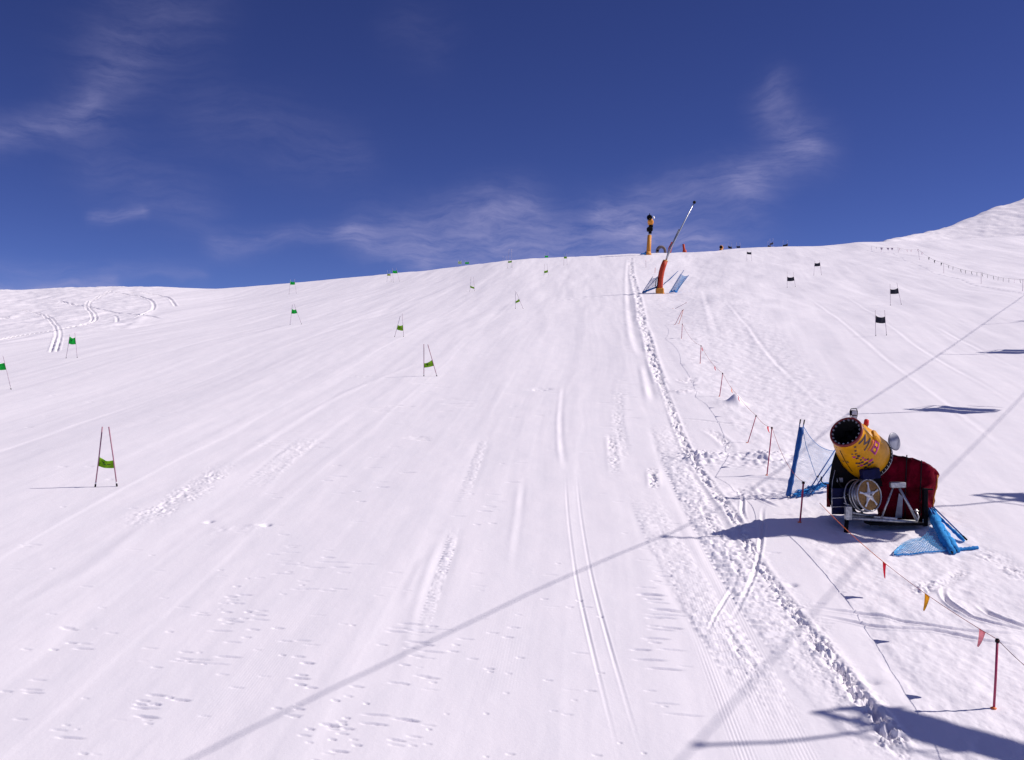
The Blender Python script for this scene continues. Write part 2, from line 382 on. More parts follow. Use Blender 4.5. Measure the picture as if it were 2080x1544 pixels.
# transverse nicks left by the tiller and ski edges
rng = random.Random(11)
def nick(px, py, wpx, depth, wy=.020):
    g_ = G(px, py); w_ = wpx/F*g_.y; w_ *= 1.25; wy_ = max(wy, g_.y*.0016)
    S = slc(g_.x-2*w_, g_.x+2*w_, g_.y-5*wy_, g_.y+5*wy_)
    xx = (X[S]-g_.x)/w_; yc = (Y[S]-g_.y-.18*(X[S]-g_.x)*-1+.05*wy_*vnoise(X[S]/.05, Y[S]*0, 3))/wy_
    depth *= .8
    D[S] += -depth*np.exp(-xx**4)*np.exp(-yc**2)+.15*depth*np.exp(-xx**4)*np.exp(-(yc-2.0)**2)
for cx, cy, sx, sy, n, wp, dp in ((405,1340,28,14,6,22,.055),(315,1425,20,14,7,14,.07),(280,1450,25,20,5,16,.05),(605,1360,14,30,6,16,.07),
        (475,1265,45,28,14,16,.045),(500,1240,30,25,8,12,.04),(145,1300,25,30,6,14,.045),(60,1390,30,20,4,16,.04),(130,1495,20,6,2,22,.05),
        (1345,1250,28,45,14,20,.065),(1340,1330,28,20,5,22,.06),(860,1290,40,25,12,18,.055),(850,1350,40,50,8,14,.045),(800,1480,60,30,8,20,.05),
        (625,900,60,15,10,24,.045),(620,1200,60,60,14,14,.03),(700,1150,30,20,5,22,.04),(1200,1240,40,20,4,8,.04),(870,790,50,40,8,14,.035),
        (925,815,14,10,6,14,.05),(1265,800,14,16,8,12,.06),(1250,880,18,30,10,14,.05),(790,830,25,8,6,18,.05),(850,890,12,8,5,18,.05),
        (1010,1350,40,50,8,8,.035),(1325,1160,30,40,6,14,.04),(1390,1440,20,10,2,26,.05),(1500,1100,40,40,6,8,.05),(740,960,60,60,10,12,.03),
        (1700,1216,4,2,1,8,.01),(1440,1045,60,10,8,12,.05),(1360,640,40,30,14,12,.07),(1340,560,30,30,14,10,.09),(1370,720,40,20,10,14,.06),
        (1640,1240,60,40,10,8,.04),(980,1000,60,60,12,10,.03),(1080,800,200,50,10,12,.03),(650,1480,60,50,14,14,.06),(690,1440,50,50,10,10,.05)):
    for q in range(n):
        nick(cx+rng.gauss(0, 1)*sx*.8, cy+rng.gauss(0, 1)*sy*.8, wp*rng.uniform(.4, 1.1), dp*rng.uniform(.5, 1.1)*(1+(cy < 1000)*.6))
for q in range(170):
    px = rng.uniform(20, 1400); py = 620+rng.random()**.6*920
    nick(px, py, rng.uniform(3, 12), rng.uniform(.008, .03)*(1+(py < 1000)*.8))
Z = Z+D*front
def gzs(x, y):
    """height of the finished snow surface"""
    r = math.hypot(x, y); t = math.atan2(x, y)
    i = int(np.clip(np.searchsorted(rs, r)-1, 0, NR-2)); j = int(np.clip(np.searchsorted(thf, t)-1, 0, len(thf)-2))
    fi = (r-rs[i])/(rs[i+1]-rs[i]); fj = (t-thf[j])/(thf[j+1]-thf[j])
    return float((Z[i, j]*(1-fj)+Z[i, j+1]*fj)*(1-fi)+(Z[i+1, j]*(1-fj)+Z[i+1, j+1]*fj)*fi)

# ------------------------------------------------------------------ materials
def mat(name, col, rough=.5, metal=0.0, var=.12, nscale=8.0, bump=.0, bscale=40.0, spec=.5, trans=0.0, coat=0.0, col2=None):
    m = bpy.data.materials.new(name); m.use_nodes = True
    N = NT(m.node_tree); b = N.n['Principled BSDF']
    t = N.new('ShaderNodeTexCoord')
    nz = N.noise(t.outputs['Object'], nscale, 5, .6)
    mxx = N.new('ShaderNodeMix', data_type='RGBA')
    c2 = col2 or tuple(c*(1-var*1.6) for c in col)
    mxx.inputs[6].default_value = (*[min(1, c*(1+var)) for c in col], 1); mxx.inputs[7].default_value = (*c2, 1)
    rg = N.new('ShaderNodeMapRange'); N.l.new(nz, rg.inputs[0]); rg.inputs[1].default_value = .35; rg.inputs[2].default_value = .65
    N.l.new(rg.outputs[0], mxx.inputs[0]); N.l.new(mxx.outputs[2], b.inputs['Base Color'])
    N.l.new(N.m('MULTIPLY_ADD', nz, .25, rough-.12, clamp=True), b.inputs['Roughness'])
    b.inputs['Metallic'].default_value = metal; b.inputs['Specular IOR Level'].default_value = spec
    b.inputs['Coat Weight'].default_value = coat
    if bump:
        bp = N.new('ShaderNodeBump'); bp.inputs['Strength'].default_value = bump; bp.inputs['Distance'].default_value = .02
        N.l.new(N.noise(t.outputs['Object'], bscale, 4, .6), bp.inputs['Height']); N.l.new(bp.outputs[0], b.inputs['Normal'])
    if trans:
        o = N.n['Material Output']; tr = N.new('ShaderNodeBsdfTranslucent'); N.l.new(mxx.outputs[2], tr.inputs[0])
        ms = N.new('ShaderNodeMixShader'); ms.inputs[0].default_value = trans
        N.l.new(b.outputs[0], ms.inputs[1]); N.l.new(tr.outputs[0], ms.inputs[2]); N.l.new(ms.outputs[0], o.inputs[0])
    return m

def snow_mat():
    m = bpy.data.materials.new('snow'); m.use_nodes = True
    N = NT(m.node_tree); b = N.n['Principled BSDF']
    g = N.new('ShaderNodeNewGeometry'); pos = g.outputs['Position']
    mp_ = N.new('ShaderNodeMapping'); N.l.new(pos, mp_.inputs['Vector']); mp_.inputs['Scale'].default_value = (1, .22, 1)
    mp_.inputs['Rotation'].default_value = (0, 0, rad(5))
    n1 = N.noise(mp_.outputs[0], 1.6, 5, .6); n2 = N.noise(pos, 11, 4, .65); n3 = N.noise(pos, 55, 3, .6)
    mxx = N.new('ShaderNodeMix', data_type='RGBA')
    mxx.inputs[6].default_value = (.855, .822, .875, 1); mxx.inputs[7].default_value = (.80, .778, .835, 1)
    rg = N.new('ShaderNodeMapRange'); N.l.new(n1, rg.inputs[0]); rg.inputs[1].default_value = .3; rg.inputs[2].default_value = .7
    N.l.new(rg.outputs[0], mxx.inputs[0]); N.l.new(mxx.outputs[2], b.inputs['Base Color'])
    b.inputs['Roughness'].default_value = .62; b.inputs['Specular IOR Level'].default_value = .25
    hh = N.m('ADD', N.m('MULTIPLY', n1, .03), N.m('ADD', N.m('MULTIPLY', n2, .022), N.m('MULTIPLY', n3, .008)))
    bp = N.new('ShaderNodeBump'); bp.inputs['Strength'].default_value = .22; bp.inputs['Distance'].default_value = 1.0
    N.l.new(hh, bp.inputs['Height']); N.l.new(bp.outputs[0], b.inputs['Normal'])
    return m
SNOW = snow_mat()

def link(name, me, parent=None, loc=None):
    o = bpy.data.objects.new(name, me); COL.objects.link(o)
    if parent is not None: o.parent = parent
    if loc is not None: o.location = loc
    return o
# build the snow sheet mesh
co = np.empty((NR*NTH+1, 3), np.float32)
co[:-1, 0] = X.ravel(); co[:-1, 1] = Y.ravel(); co[:-1, 2] = Z.ravel(); co[-1] = (0, 0, float(Z[0].mean()))
I, J = np.meshgrid(np.arange(NR-1), np.arange(NTH), indexing='ij'); J2 = (J+1) % NTH
quads = np.stack([I*NTH+J, (I+1)*NTH+J, (I+1)*NTH+J2, I*NTH+J2], -1).reshape(-1, 4)[:, ::-1]
tri = np.stack([np.full(NTH, NR*NTH), np.arange(NTH), (np.arange(NTH)+1) % NTH], -1)[:, ::-1]
me = bpy.data.meshes.new('snow_ground')
me.vertices.add(len(co)); me.vertices.foreach_set('co', co.ravel())
nl = quads.size+tri.size
me.loops.add(nl); me.loops.foreach_set('vertex_index', np.concatenate([quads.ravel(), tri.ravel()]).astype(np.int32))
npoly = len(quads)+len(tri); me.polygons.add(npoly)
ls = np.concatenate([np.arange(len(quads))*4, quads.size+np.arange(len(tri))*3]).astype(np.int32)
me.polygons.foreach_set('loop_start', ls)
me.update(calc_edges=True); me.shade_smooth(); me.materials.append(SNOW)
ground = link('snow_ground', me); ground['kind'] = 'structure'; ground['label'] = 'groomed white ski slope with tracks rising to the crest'
if me.polygons[1000].normal.z < 0: me.flip_normals()

M = dict(
 yellow=mat('yellow_paint', (.66,.29,.001), .42, var=.10, nscale=5, bump=.06, coat=.0, spec=.28),
 ring=mat('ring_paint', (.20,.012,.012), .4, var=.1), dark=mat('dark_steel', (.005,.005,.008), .7, .0, spec=.10),
 black=mat('black_rubber', (.006,.006,.008), .7, spec=.2), silver=mat('galvanised_steel', (.42,.43,.45), .38, .75, var=.2, nscale=14, bump=.15),
 alu=mat('cast_aluminium', (.72,.70,.68), .35, .35), bronze=mat('bronze_mesh', (.30,.15,.035), .42, .35, var=.25, nscale=20),
 navy=mat('navy_paint', (.004,.006,.045), .5, var=.2, spec=.12), red=mat('dark_red_fabric', (.125,.001,.012), .92, var=.3, nscale=3, bump=.6, bscale=5, spec=.06),
 beacon=mat('beacon_plastic', (.62,.03,.015), .25), dish=mat('grey_disc', (.24,.25,.31), .4, .2),
 bright=mat('bright_blue_net_roll', (.035,.28,.66), .8, spec=.15, bump=.8, bscale=30), netblue=mat('blue_net_cord', (.015,.20,.55), .7, spec=.2), poleblue=mat('blue_pole', (.010,.085,.33), .55, spec=.3), net2=mat('pale_blue_net_cord', (.12,.45,.80), .7, spec=.2),
 pole_pink=mat('slalom_pole', (.36,.16,.22), .45, var=.1), pole_pale=mat('pale_slalom_pole', (.50,.40,.46), .45, var=.1),
 fence=mat('fence_pole', (.42,.03,.10), .45), orange=mat('orange_plastic', (.75,.16,.03), .5), rope=mat('rope', (.32,.06,.05), .8),
 olive=mat('olive_green_fabric', (.34,.62,.012), .7, trans=.55), green=mat('green_fabric', (.010,.70,.10), .7, trans=.55),
 lime=mat('lime_fabric', (.50,.62,.06), .7, trans=.3), mint=mat('pale_green_fabric', (.55,.75,.40), .7, trans=.3),
 navyf=mat('black_fabric', (.012,.014,.030), .8, trans=.05), print_=mat('printed_ink', (.02,.05,.012), .7), white=mat('white_band', (.8,.8,.8), .5),
 pred=mat('red_pennant', (.75,.008,.06), .7, trans=.5), pgold=mat('gold_pennant', (.85,.52,.012), .7, trans=.5), ppink=mat('pink_pennant', (.92,.48,.50), .7, trans=.5),
 cushion=mat('red_cushion', (.48,.035,.004), .65, var=.15, bump=.3, bscale=6), magenta=mat('magenta_ink', (.42,.02,.22), .5), ink=mat('dark_ink', (.05,.03,.06), .5),
 pale=mat('pale_ink', (.75,.45,.18), .5), glass=mat('lamp_glass', (.5,.5,.55), .1), brown=mat('grey_brown_canvas', (.16,.12,.12), .7),
 seatm=mat('chair_seat', (.03,.035,.06), .5), cable=mat('steel_cable', (.12,.12,.12), .5, .6), amber=mat('amber_padding', (.62,.24,.02), .6),
)

# ------------------------------------------------------------------ mesh builder
class MB:
    def __init__(s): s.v = []; s.f = []; s.sm = []
    def add(s, vs, fs, smooth=False):
        o = len(s.v); s.v += [tuple(v) for v in vs]; s.f += [tuple(i+o for i in f) for f in fs]; s.sm += [smooth]*len(fs)
    def box(s, c, size, R=None, bev=.0):
        """bevelled box"""
        R = R or Matrix.Identity(3); hx, hy, hz = size[0]/2, size[1]/2, size[2]/2
        b = min(bev or min(hx, hy, hz)*.18, min(hx, hy, hz)*.9)
        vs = []; idx = {}
        for sx in (-1, 1):
            for sy in (-1, 1):
                for sz in (-1, 1):
                    for ax, p in enumerate(((hx, hy-b, hz-b), (hx-b, hy, hz-b), (hx-b, hy-b, hz))):
                        idx[(sx, sy, sz, ax)] = len(vs); vs.append(Vector(c)+R @ Vector((sx*p[0], sy*p[1], sz*p[2])))
        fs = []
        q4 = [(-1, -1), (1, -1), (1, 1), (-1, 1)]
        for sg in (-1, 1):
            for ax in range(3):
                f = []
                for a, b_ in (q4 if sg > 0 else q4[::-1]):
                    k = [0, 0, 0]; k[ax] = sg; k[(ax+1) % 3] = a; k[(ax+2) % 3] = b_
                    f.append(idx[(*k, ax)])
                fs.append(f)
        for ax in range(3):          # edges running along ax
            o1, o2 = (ax+1) % 3, (ax+2) % 3
            for a in (-1, 1):
                for b_ in (-1, 1):
                    def kk(e, face):
                        k = [0, 0, 0]; k[ax] = e; k[o1] = a; k[o2] = b_; return idx[(*k, face)]
                    f = [kk(-1, o1), kk(1, o1), kk(1, o2), kk(-1, o2)]
                    fs.append(f if a*b_ > 0 else f[::-1])
        for sx in (-1, 1):
            for sy in (-1, 1):
                for sz in (-1, 1):
                    f = [idx[(sx, sy, sz, i)] for i in range(3)]
                    fs.append(f if sx*sy*sz > 0 else f[::-1])
        s.add(vs, fs)
    def tube(s, pts, r, n=8, cap=True, rr=None):
        pts = [Vector(p) for p in pts]; k = len(pts); vs = []; fs = []
        t = (pts[1]-pts[0]).normalized(); u = t.orthogonal().normalized()
        for i, p in enumerate(pts):
            tn = (pts[min(i+1, k-1)]-pts[max(i-1, 0)]).normalized()
            u = (u-tn*u.dot(tn)).normalized(); w = tn.cross(u)
            ri = rr[i] if rr else r
            for j in range(n):
                a = 2*math.pi*j/n; vs.append(p+(u*math.cos(a)+w*math.sin(a))*ri)
        for i in range(k-1):
            for j in range(n):
                fs.append((i*n+j, i*n+(j+1) % n, (i+1)*n+(j+1) % n, (i+1)*n+j))
        if cap: fs += [tuple(range(n))[::-1], tuple((k-1)*n+j for j in range(n))]
        s.add(vs, fs, n > 5)
    def lathe(s, c, axis, prof, n=40, close=False):
        """prof: (distance along axis, radius) list"""
        ax = Vector(axis).normalized(); u = ax.cross(Vector((0, 0, 1)));
        u = (u if u.length > 1e-3 else Vector((1, 0, 0))).normalized(); w = ax.cross(u)
        vs = []; fs = []
        for h, r in prof:
            for j in range(n):
                a = 2*math.pi*j/n; vs.append(Vector(c)+ax*h+(u*math.cos(a)+w*math.sin(a))*r)
        k = len(prof)
        for i in range(k-1):
            for j in range(n):
                fs.append((i*n+j, i*n+(j+1) % n, (i+1)*n+(j+1) % n, (i+1)*n+j))
        if close: fs += [tuple(range(n))[::-1], tuple((k-1)*n+j for j in range(n))]
        s.add(vs, fs, True)
    def sheet(s, fn, nu, nv, th=.004):
        """double sided thin cloth from fn(u, v)"""
        pts = [[Vector(fn(i/nu, j/nv)) for j in range(nv+1)] for i in range(nu+1)]
        vs = []; fs = []
        for sd in (1, -1):
            for i in range(nu+1):
                for j in range(nv+1):
                    a = pts[min(i+1, nu)][j]-pts[max(i-1, 0)][j]; b = pts[i][min(j+1, nv)]-pts[i][max(j-1, 0)]
                    n = a.cross(b); n = n.normalized() if n.length > 1e-9 else Vector((0, 1, 0))
                    vs.append(pts[i][j]+n*sd*th/2)
        m = (nu+1)*(nv+1); q = lambda i, j: i*(nv+1)+j
        for i in range(nu):
            for j in range(nv):
                f = (q(i, j), q(i+1, j), q(i+1, j+1), q(i, j+1)); fs.append(f); fs.append(tuple(m+x for x in f[::-1]))
        ring = [q(i, 0) for i in range(nu)]+[q(nu, j) for j in range(nv)]+[q(i, nv) for i in range(nu, 0, -1)]+[q(0, j) for j in range(nv, 0, -1)]
        for a, b in zip(ring, ring[1:]+ring[:1]): fs.append((b, a, a+m, b+m))
        s.add(vs, fs, True)
    def net(s, fn, nu, nv, r=.005, sub=2):
        """knotted diamond net from fn(u, v)"""
        def line(p0, p1):
            L = max(abs(p1[0]-p0[0])*nu, abs(p1[1]-p0[1])*nv); k = max(1, int(L/sub))
            s.tube([fn(p0[0]+(p1[0]-p0[0])*i/k, p0[1]+(p1[1]-p0[1])*i/k) for i in range(k+1)], r, 3, False)
        for d in range(-nv+1, nu):
            a = (max(d, 0), max(-d, 0)); L = min(nu-a[0], nv-a[1])
            if L > 0:
                line((a[0]/nu, a[1]/nv), ((a[0]+L)/nu, (a[1]+L)/nv)); line((1-a[0]/nu, a[1]/nv), (1-(a[0]+L)/nu, (a[1]+L)/nv))
    def build(s, name, m, parent=None, origin=None, label=None):
        o = Vector(origin) if origin is not None else Vector((0, 0, 0))
        me = bpy.data.meshes.new(name); me.from_pydata([tuple(Vector(v)-o) for v in s.v], [], s.f)
        me.materials.append(M[m] if isinstance(m, str) else m)
        me.polygons.foreach_set('use_smooth', s.sm); me.update()
        ob = link(name, me, parent)
        if label: ob['label'] = label
        return ob
def thing(name, label, cat, loc, group=None):
    o = bpy.data.objects.new(name, None); COL.objects.link(o); o.location = loc; o.empty_display_size = .3
    o['label'] = label; o['category'] = cat
    if group: o['group'] = group
    return o
def solo(ob, label, cat, group=None):
    ob['label'] = label; ob['category'] = cat
    if group: ob['group'] = group
    return ob

# ------------------------------------------------------------------ race gates
def gate(label, L, R, panel, colr, group, y=None, pole='pole_pale', r=.017, mark=False):
    """L, R = (base px, base py, top px, top py); panel = (left top, left bottom, right top, right bottom) photo rows"""
    if y is None:
        bl = G(L[0], L[1]); br = G(R[0], R[1]); yy0 = (bl.y+br.y)/2
    else: yy0 = y
    bl = at(L[0], L[1], yy0); br = at(R[0], R[1], yy0); tl = at(L[2], L[3], yy0); tr = at(R[2], R[3], yy0)
    bl.z = gzs(bl.x, bl.y)-.05; br.z = gzs(br.x, br.y)-.05
    root = thing('slalom_gate', label, 'gate', ((bl.x+br.x)/2, yy0, (bl.z+br.z)/2), group); o = root.location.copy()
    bpy.context.view_layer.update() if False else None
    for b_, t_ in ((bl, tl), (br, tr)):
        m = MB(); d = (t_-b_)
        bow = Vector((0, .02, 0))
        m.tube([b_, b_+d*.5+bow, t_], r, 8, True); p = m.build('pole', pole, root, o)
        c = MB(); c.tube([b_+d*.075, b_+d*.10], r*1.25, 8); c.build('pole_band', 'white', p, o)
        c = MB(); c.tube([b_+d*.02, b_+d*.068], r*1.35, 8); c.build('pole_base', 'black', p, o)
    def on(b_, t_, row):
        zt = (CY-row)/F*yy0; k = (zt-b_.z)/(t_.z-b_.z); return b_.lerp(t_, k)
    A0, A1, B0, B1 = on(bl, tl, panel[0]), on(bl, tl, panel[1]), on(br, tr, panel[2]), on(br, tr, panel[3])
    def fn(u, v):
        a = A0.lerp(B0, u); b_ = A1.lerp(B1, u); h = (A0-A1).length
        p = a.lerp(b_, v); p.z -= .22*h*math.sin(math.pi*u)*(1-.6*v); p.y += .04*math.sin(math.pi*u*2.1+v)+.03*math.sin(9*u+2*v)*math.sin(math.pi*u)
        return p
    m = MB(); m.sheet(fn, 12, 6, .006); pn = m.build('panel', colr, root, o)
    if mark:
        c = MB()
        for (u0, u1, v0, v1) in mark:
            c.sheet(lambda u, v: fn(u0+(u1-u0)*u, v0+(v1-v0)*v)-Vector((0, .006, 0)), 4, 2, .002)
        c.build('printed_mark', 'print_', pn, o)
    return root
GG = 'slalom gates with green panels on the left course'; GB = 'slalom gates with black panels on the right course'
MK = [(.22,.42,.30,.42),(.30,.52,.48,.58),(.60,.80,.42,.52)]
gate('near olive green slalom gate on pink poles left of the piste, lowest and largest gate', (193,990,208,867), (238,990,221,867), (928,947,935,951), 'olive', GG, pole='pole_pink', r=.022, mark=MK)
gate('olive gate with upright left pole and leaning right pole in the middle of the piste', (861,765,861,699), (888,766,869,700), (738,747,731,743), 'olive', GG, pole='pole_pink', r=.02, mark=MK)
gate('olive gate whose left pole leans in, next above the mid piste gate', (801,686,813,642), (820,684,817,637), (660,669,660,672), 'olive', GG, mark=MK)
gate('bright green gate with high panel below the curved snowboard tracks', (134,728,142,679), (157,725,152,676), (683,698,685,699), 'green', GG, mark=MK[:1])
gate('bright green gate cut by the left edge of the view', (-20,792,-14,724), (23,795,6,723), (733,750,737,751), 'green', GG, mark=MK[:1])
gate('green gate with narrow crossed pole tops, below the one that pokes over the left skyline', (589,664,594,618), (613,656,597,617), (627,637,628,636), 'green', GG)
gate('small green gate touching the skyline at the left end of the crest', (587,598,590,568), (602,597,598,567), (571,578,572,578), 'green', GG)
gate('pale lime gate low on the skyline, left of a taller green gate', (786,571,787,549), (795,571,792,549), (555.5,560,556,560), 'lime', GG)
gate('green gate rising over the skyline beside the pale lime gate', (799,571,797,545), (812,573,805,545), (549,555,549,555), 'green', GG)
gate('small dark olive gate below the left crest, panel tilted down to the right', (954,592,957,563), (964,591,962,562), (580,584,583,587), 'olive', GG)
gate('olive gate with its panel tilted up to the right, half way up the piste', (1047,628,1047,592), (1063,627,1049,594), (612,616,607,612), 'olive', GG)
gate('pale mint gate standing behind the crest, left of a dull green one', (930,548,931,528), (938,547,937,528), (530,536,530,536), 'mint', GG, y=226)
gate('dull green gate standing behind the crest, right of the pale mint one', (944,547,945,528), (954,546,952,528), (532,536,532,536), 'green', GG, y=232)
gate('lime gate half hidden behind the crest at the top of the left course', (1021,545,1022,520), (1029,545,1028,520), (531,535,531,535), 'lime', GG, y=228)
gate('olive gate on the skyline with tall faint poles above the leftmost piste streaks', (1031,545,1034,506), (1040,545,1039,506), (530.5,534,529,533), 'olive', GG)
gate('small olive gate just below the crest nearest the piste centre', (1105,559,1106,536), (1114,557,1111,536), (550,555,548,553), 'olive', GG)
gate('faint green gate behind the crest, straight above a small olive one', (1106,533,1107,513), (1114,532,1113,512), (519,523,519,523), 'green', GG, y=235)
gate('olive gate at the very top of the piste, last green gate before the yellow tower', (1145,538,1146,515), (1152,538,1151,514), (520.5,525,520.5,525), 'olive', GG)
gate('large black gate on upright grey poles, lowest on the right course', (1779,681,1778,630), (1801,680,1797,630), (640,655,643,656), 'navyf', GB)
gate('black gate on pink poles to the right of the lowest black gate', (1809,616,1808,577), (1831,616,1822,575), (587,597,585,596), 'navyf', GB)
gate('black gate with wide flat panel in the middle of the right course', (1599,583,1599,552), (1616,583,1611,552), (562,571,562,570), 'navyf', GB)
gate('black gate on faint pink poles, small, right of the wide flat one', (1653,557,1655,530), (1669,558,1665,529), (534,541,533,540), 'navyf', GB)
gate('small black gate with tilted panel just under the right crest', (1517,530,1517,508), (1527,530,1526,508), (511,516,512,517), 'navyf', GB)
gate('tiny dark gate on the crest, first one right of the orange padded machine', (1479,520,1479,492), (1487,520,1486,492), (498.5,504,501,505.5), 'navyf', GB, y=228)
gate('tiny dark gate on the crest, second one right of the orange padded machine', (1496,519,1496,492), (1504,519,1503,492), (499.5,503.5,499.5,503.5), 'navyf', GB, y=228)
gate('tiny black gate low on the skyline, left of a raised tilted one', (1559,516,1560,490), (1566,516,1566,490), (497.5,501.5,498.5,502.5), 'navyf', GB, y=226)
gate('tiny black gate raised on the skyline with panel tilted up to the right', (1563,514,1564,485), (1571,514,1570,484), (494,498,491.5,496), 'navyf', GB, y=232)
gate('tiny black gate with tilted panel, rightmost on the skyline', (1590,515,1591,488), (1601,515,1599,487), (497.5,501.5,494.5,499.5), 'navyf', GB, y=226)

# ------------------------------------------------------------------ safety line along the piste edge
FG = 'red marker poles of the rope line beside the piste'
def fpole(label, bx, by, tx, ty, m='fence', r=.019, cap='fence', y=None, tip=True, name='marker_pole'):
    b_ = G(bx, by) if y is None else at(bx, by, y)
    t_ = at(tx, ty, b_.y); b_.z = gzs(b_.x, b_.y)-.12
    root = thing(name, label, 'pole', b_, FG); o = b_.copy()
    mm = MB(); mm.tube([b_, b_.lerp(t_, .5)+Vector((.004, 0, 0)), t_], r, 10); mm.build('shaft', m, root, o)
    d = (t_-b_).normalized()
    mm = MB(); mm.tube([t_-d*.05, t_-d*.01, t_+d*.015], r*1.7, 10, rr=[r*1.6, r*1.8, r*1.1]); mm.build('rope_clip', 'black' if m == 'fence' else 'fence', root, o)
    if tip:
        zz = gzs(o.x, o.y)
        mm = MB(); mm.lathe(Vector((o.x, o.y, zz-.01)), (0, 0, 1), [(0, r*2.2), (.02, r*2.4), (.035, r*1.1)], 12, True); mm.build('base_collar', 'orange', root, o)
    return t_
tops = []
T1 = fpole('tallest dark pink marker pole, nearest the camera at the right', 2018,1441, 2026,1299, r=.021)
T2 = fpole('dark red marker pole standing in the shadow left of the big snow gun', 1624,1062, 1632,979, r=.024)
T3 = fpole('thin red marker pole left of the upright blue net bundle', 1557,967, 1568,868)
T4 = fpole('leaning dark red marker pole with two clips, left of the blue net', 1517,900, 1536,844, r=.016)
T5 = fpole('marker pole leaning slightly right, above the small snow mound', 1461,807, 1468,758)
T6 = fpole('upright pinkish marker pole half way up the rope line', 1422,739, 1424,702)
T7 = fpole('short grey upright marker pole, uppermost that stands straight', 1384,688, 1386,658)
T8 = fpole('strongly leaning marker pole of the crossed pair below the red padded lance', 1370,659, 1386,630)
T9 = fpole('paler pole of the leaning pair below the red padded lance', 1378,658, 1388,629, m='orange')
fpole('grey marker pole fallen almost flat on the snow below the lance', 1367,628, 1394,615, m='pole_pale', r=.025)
fpole('faint thin stake near the crest right of the rutted snow edge', 1312,543, 1312,530, m='pole_pale', r=.03)
fpole('second thin stake near the crest, lower and further right', 1330,553, 1331,544, m='orange', r=.03)

def cat(p, q, sag, n=14):
    return [p.lerp(q, i/n)-Vector((0, 0, sag*4*(i/n)*(1-i/n))) for i in range(n+1)]
E1 = at(1665,1022, 26.2)
PE = at(2140,1398, 14.6)
rp = []
for a, b_, s in ((PE, T1, .04), (T1, E1, .22)):
    rp += cat(a, b_, s)[(1 if rp else 0):]
lo = T1.copy()
root = thing('pennant_line', 'red rope with hanging pennants running from the near pole up to the snow gun', 'rope', rp[14])
m = MB(); m.tube(rp, .0055, 5); m.build('rope', 'rope', root, lo)
m = MB(); m.tube(rp[-8:], .008, 5); m.build('rope_sleeve', 'orange', root, lo)
def pennant(px, w, h, colr, tw, label, name_root, lo, pts):
    # find rope point nearest that image column
    best = min(((abs(p.x/p.y*F+CX-px), i) for i, p in enumerate(pts)))[1]
    i2 = min(best+1, len(pts)-1) if pts[best].x/pts[best].y*F+CX > px else max(best-1, 0)
    a, b_ = pts[best], pts[i2]; fa = a.x/a.y*F+CX; fb = b_.x/b_.y*F+CX
    p = a.lerp(b_, (px-fa)/(fb-fa) if abs(fb-fa) > 1e-6 else 0); d = (b_-a).normalized(); d = Vector((abs(d.x), d.y*.25*(1 if d.x > 0 else -1), 0)).normalized(); d.z = (b_-a).z/max(abs((b_-a).x), .02)*.35*(1 if (b_-a).x > 0 else -1); d.z = max(-.5, min(.5, d.z))
    if d.x < 0: d = -d
    def fn(u, v):
        q = p+d*(u-.5)*w*1.9*(1-v*.9)+Vector((tw*v*v, .03*math.sin(3*v+u), -h*v-.004)); return q
    mm = MB(); mm.sheet(fn, 3, 6, .003)
    o = mm.build('pennant', colr, name_root, lo, label); return o
dense = []
for a, b_ in zip(rp[:-1], rp[1:]): dense += [a.lerp(b_, k/8) for k in range(8)]
pennant(1797, .11, .33, 'pred', .0, 'dark red pennant', root, lo, dense)
pennant(1884, .13, .30, 'pgold', -.08, 'gold pennant', root, lo, dense)
pennant(1996, .13, .27, 'ppink', -.09, 'pale pink pennant', root, lo, dense)
r2 = cat(T2, T3, .30, 10)+cat(T3, T4, .10, 6)[1:]
r3 = cat(T4, at(1500,805, (T4.y+T5.y)/2), .05, 6)+cat(at(1500,805, (T4.y+T5.y)/2), T5, .1, 6)[1:]+cat(T5, T6, .2, 10)[1:]+cat(T6, T7, .3, 10)[1:]+cat(T7, T8, .2, 6)[1:]
for pts, lb in ((r2, 'thin slack rope between the poles by the blue net bundle'), (r3, 'thin rope with few tiny flags climbing beside the rutted snow edge')):
    root = thing('pennant_line', lb, 'rope', pts[0]); m = MB(); m.tube(pts, .006, 4); m.build('rope', 'rope', root, pts[0])
    dn = []
    for a, b_ in zip(pts[:-1], pts[1:]): dn += [a.lerp(b_, k/6) for k in range(6)]
    for k, px in enumerate((1560,) if pts is r2 else (1500,1486,1452,1426,1540)[:4]):
        pennant(px, .12, .22, ('pred', 'orange', 'pred', 'pred')[k % 4], .05, None, root, pts[0], dn)

# far rope line on the right hand side
FR = 'stakes of the far rope line on the right'
posts = [(1770,509,1770,500),(1790,513,1790,503),(1825,514,1824,503),(1868,528,1865,506),(1917,553,1917,535),(1993,576,1993,554),(2077,593,2078,568),(2160,612,2162,586)]
pl = ['smallest stake of the far rope line, first below the crest','second tiny stake of the far rope line from the left','third stake of the far rope line, still near the crest','leaning stake where the far rope line turns downhill',
      'stake of the far rope line above the big black gates','upright stake in the middle of the far rope line, pennants both sides','stake of the far rope line at the right edge of the view','stake of the far rope line beyond the right edge']
tps = []
for (bx, by, tx, ty), lb in list(zip(posts, pl))[:8]:
    b_ = G(bx, by); t_ = at(tx, ty, b_.y); b_.z = gzs(b_.x, b_.y)-.1
    m = MB(); m.tube([b_, t_], .022, 6)
    c = t_-b_; m.lathe(t_-c.normalized()*.03, c, [(0, .02), (.02, .035), (.05, .02)], 8, True)
    ob = m.build('fence_stake', 'pole_pale', None, b_); ob.location = b_; solo(ob, lb, 'pole', FR); tps.append(t_)
root = thing('pennant_line', 'long far rope with rows of small dark pennants on the right slope', 'rope', tps[0])
pts = []
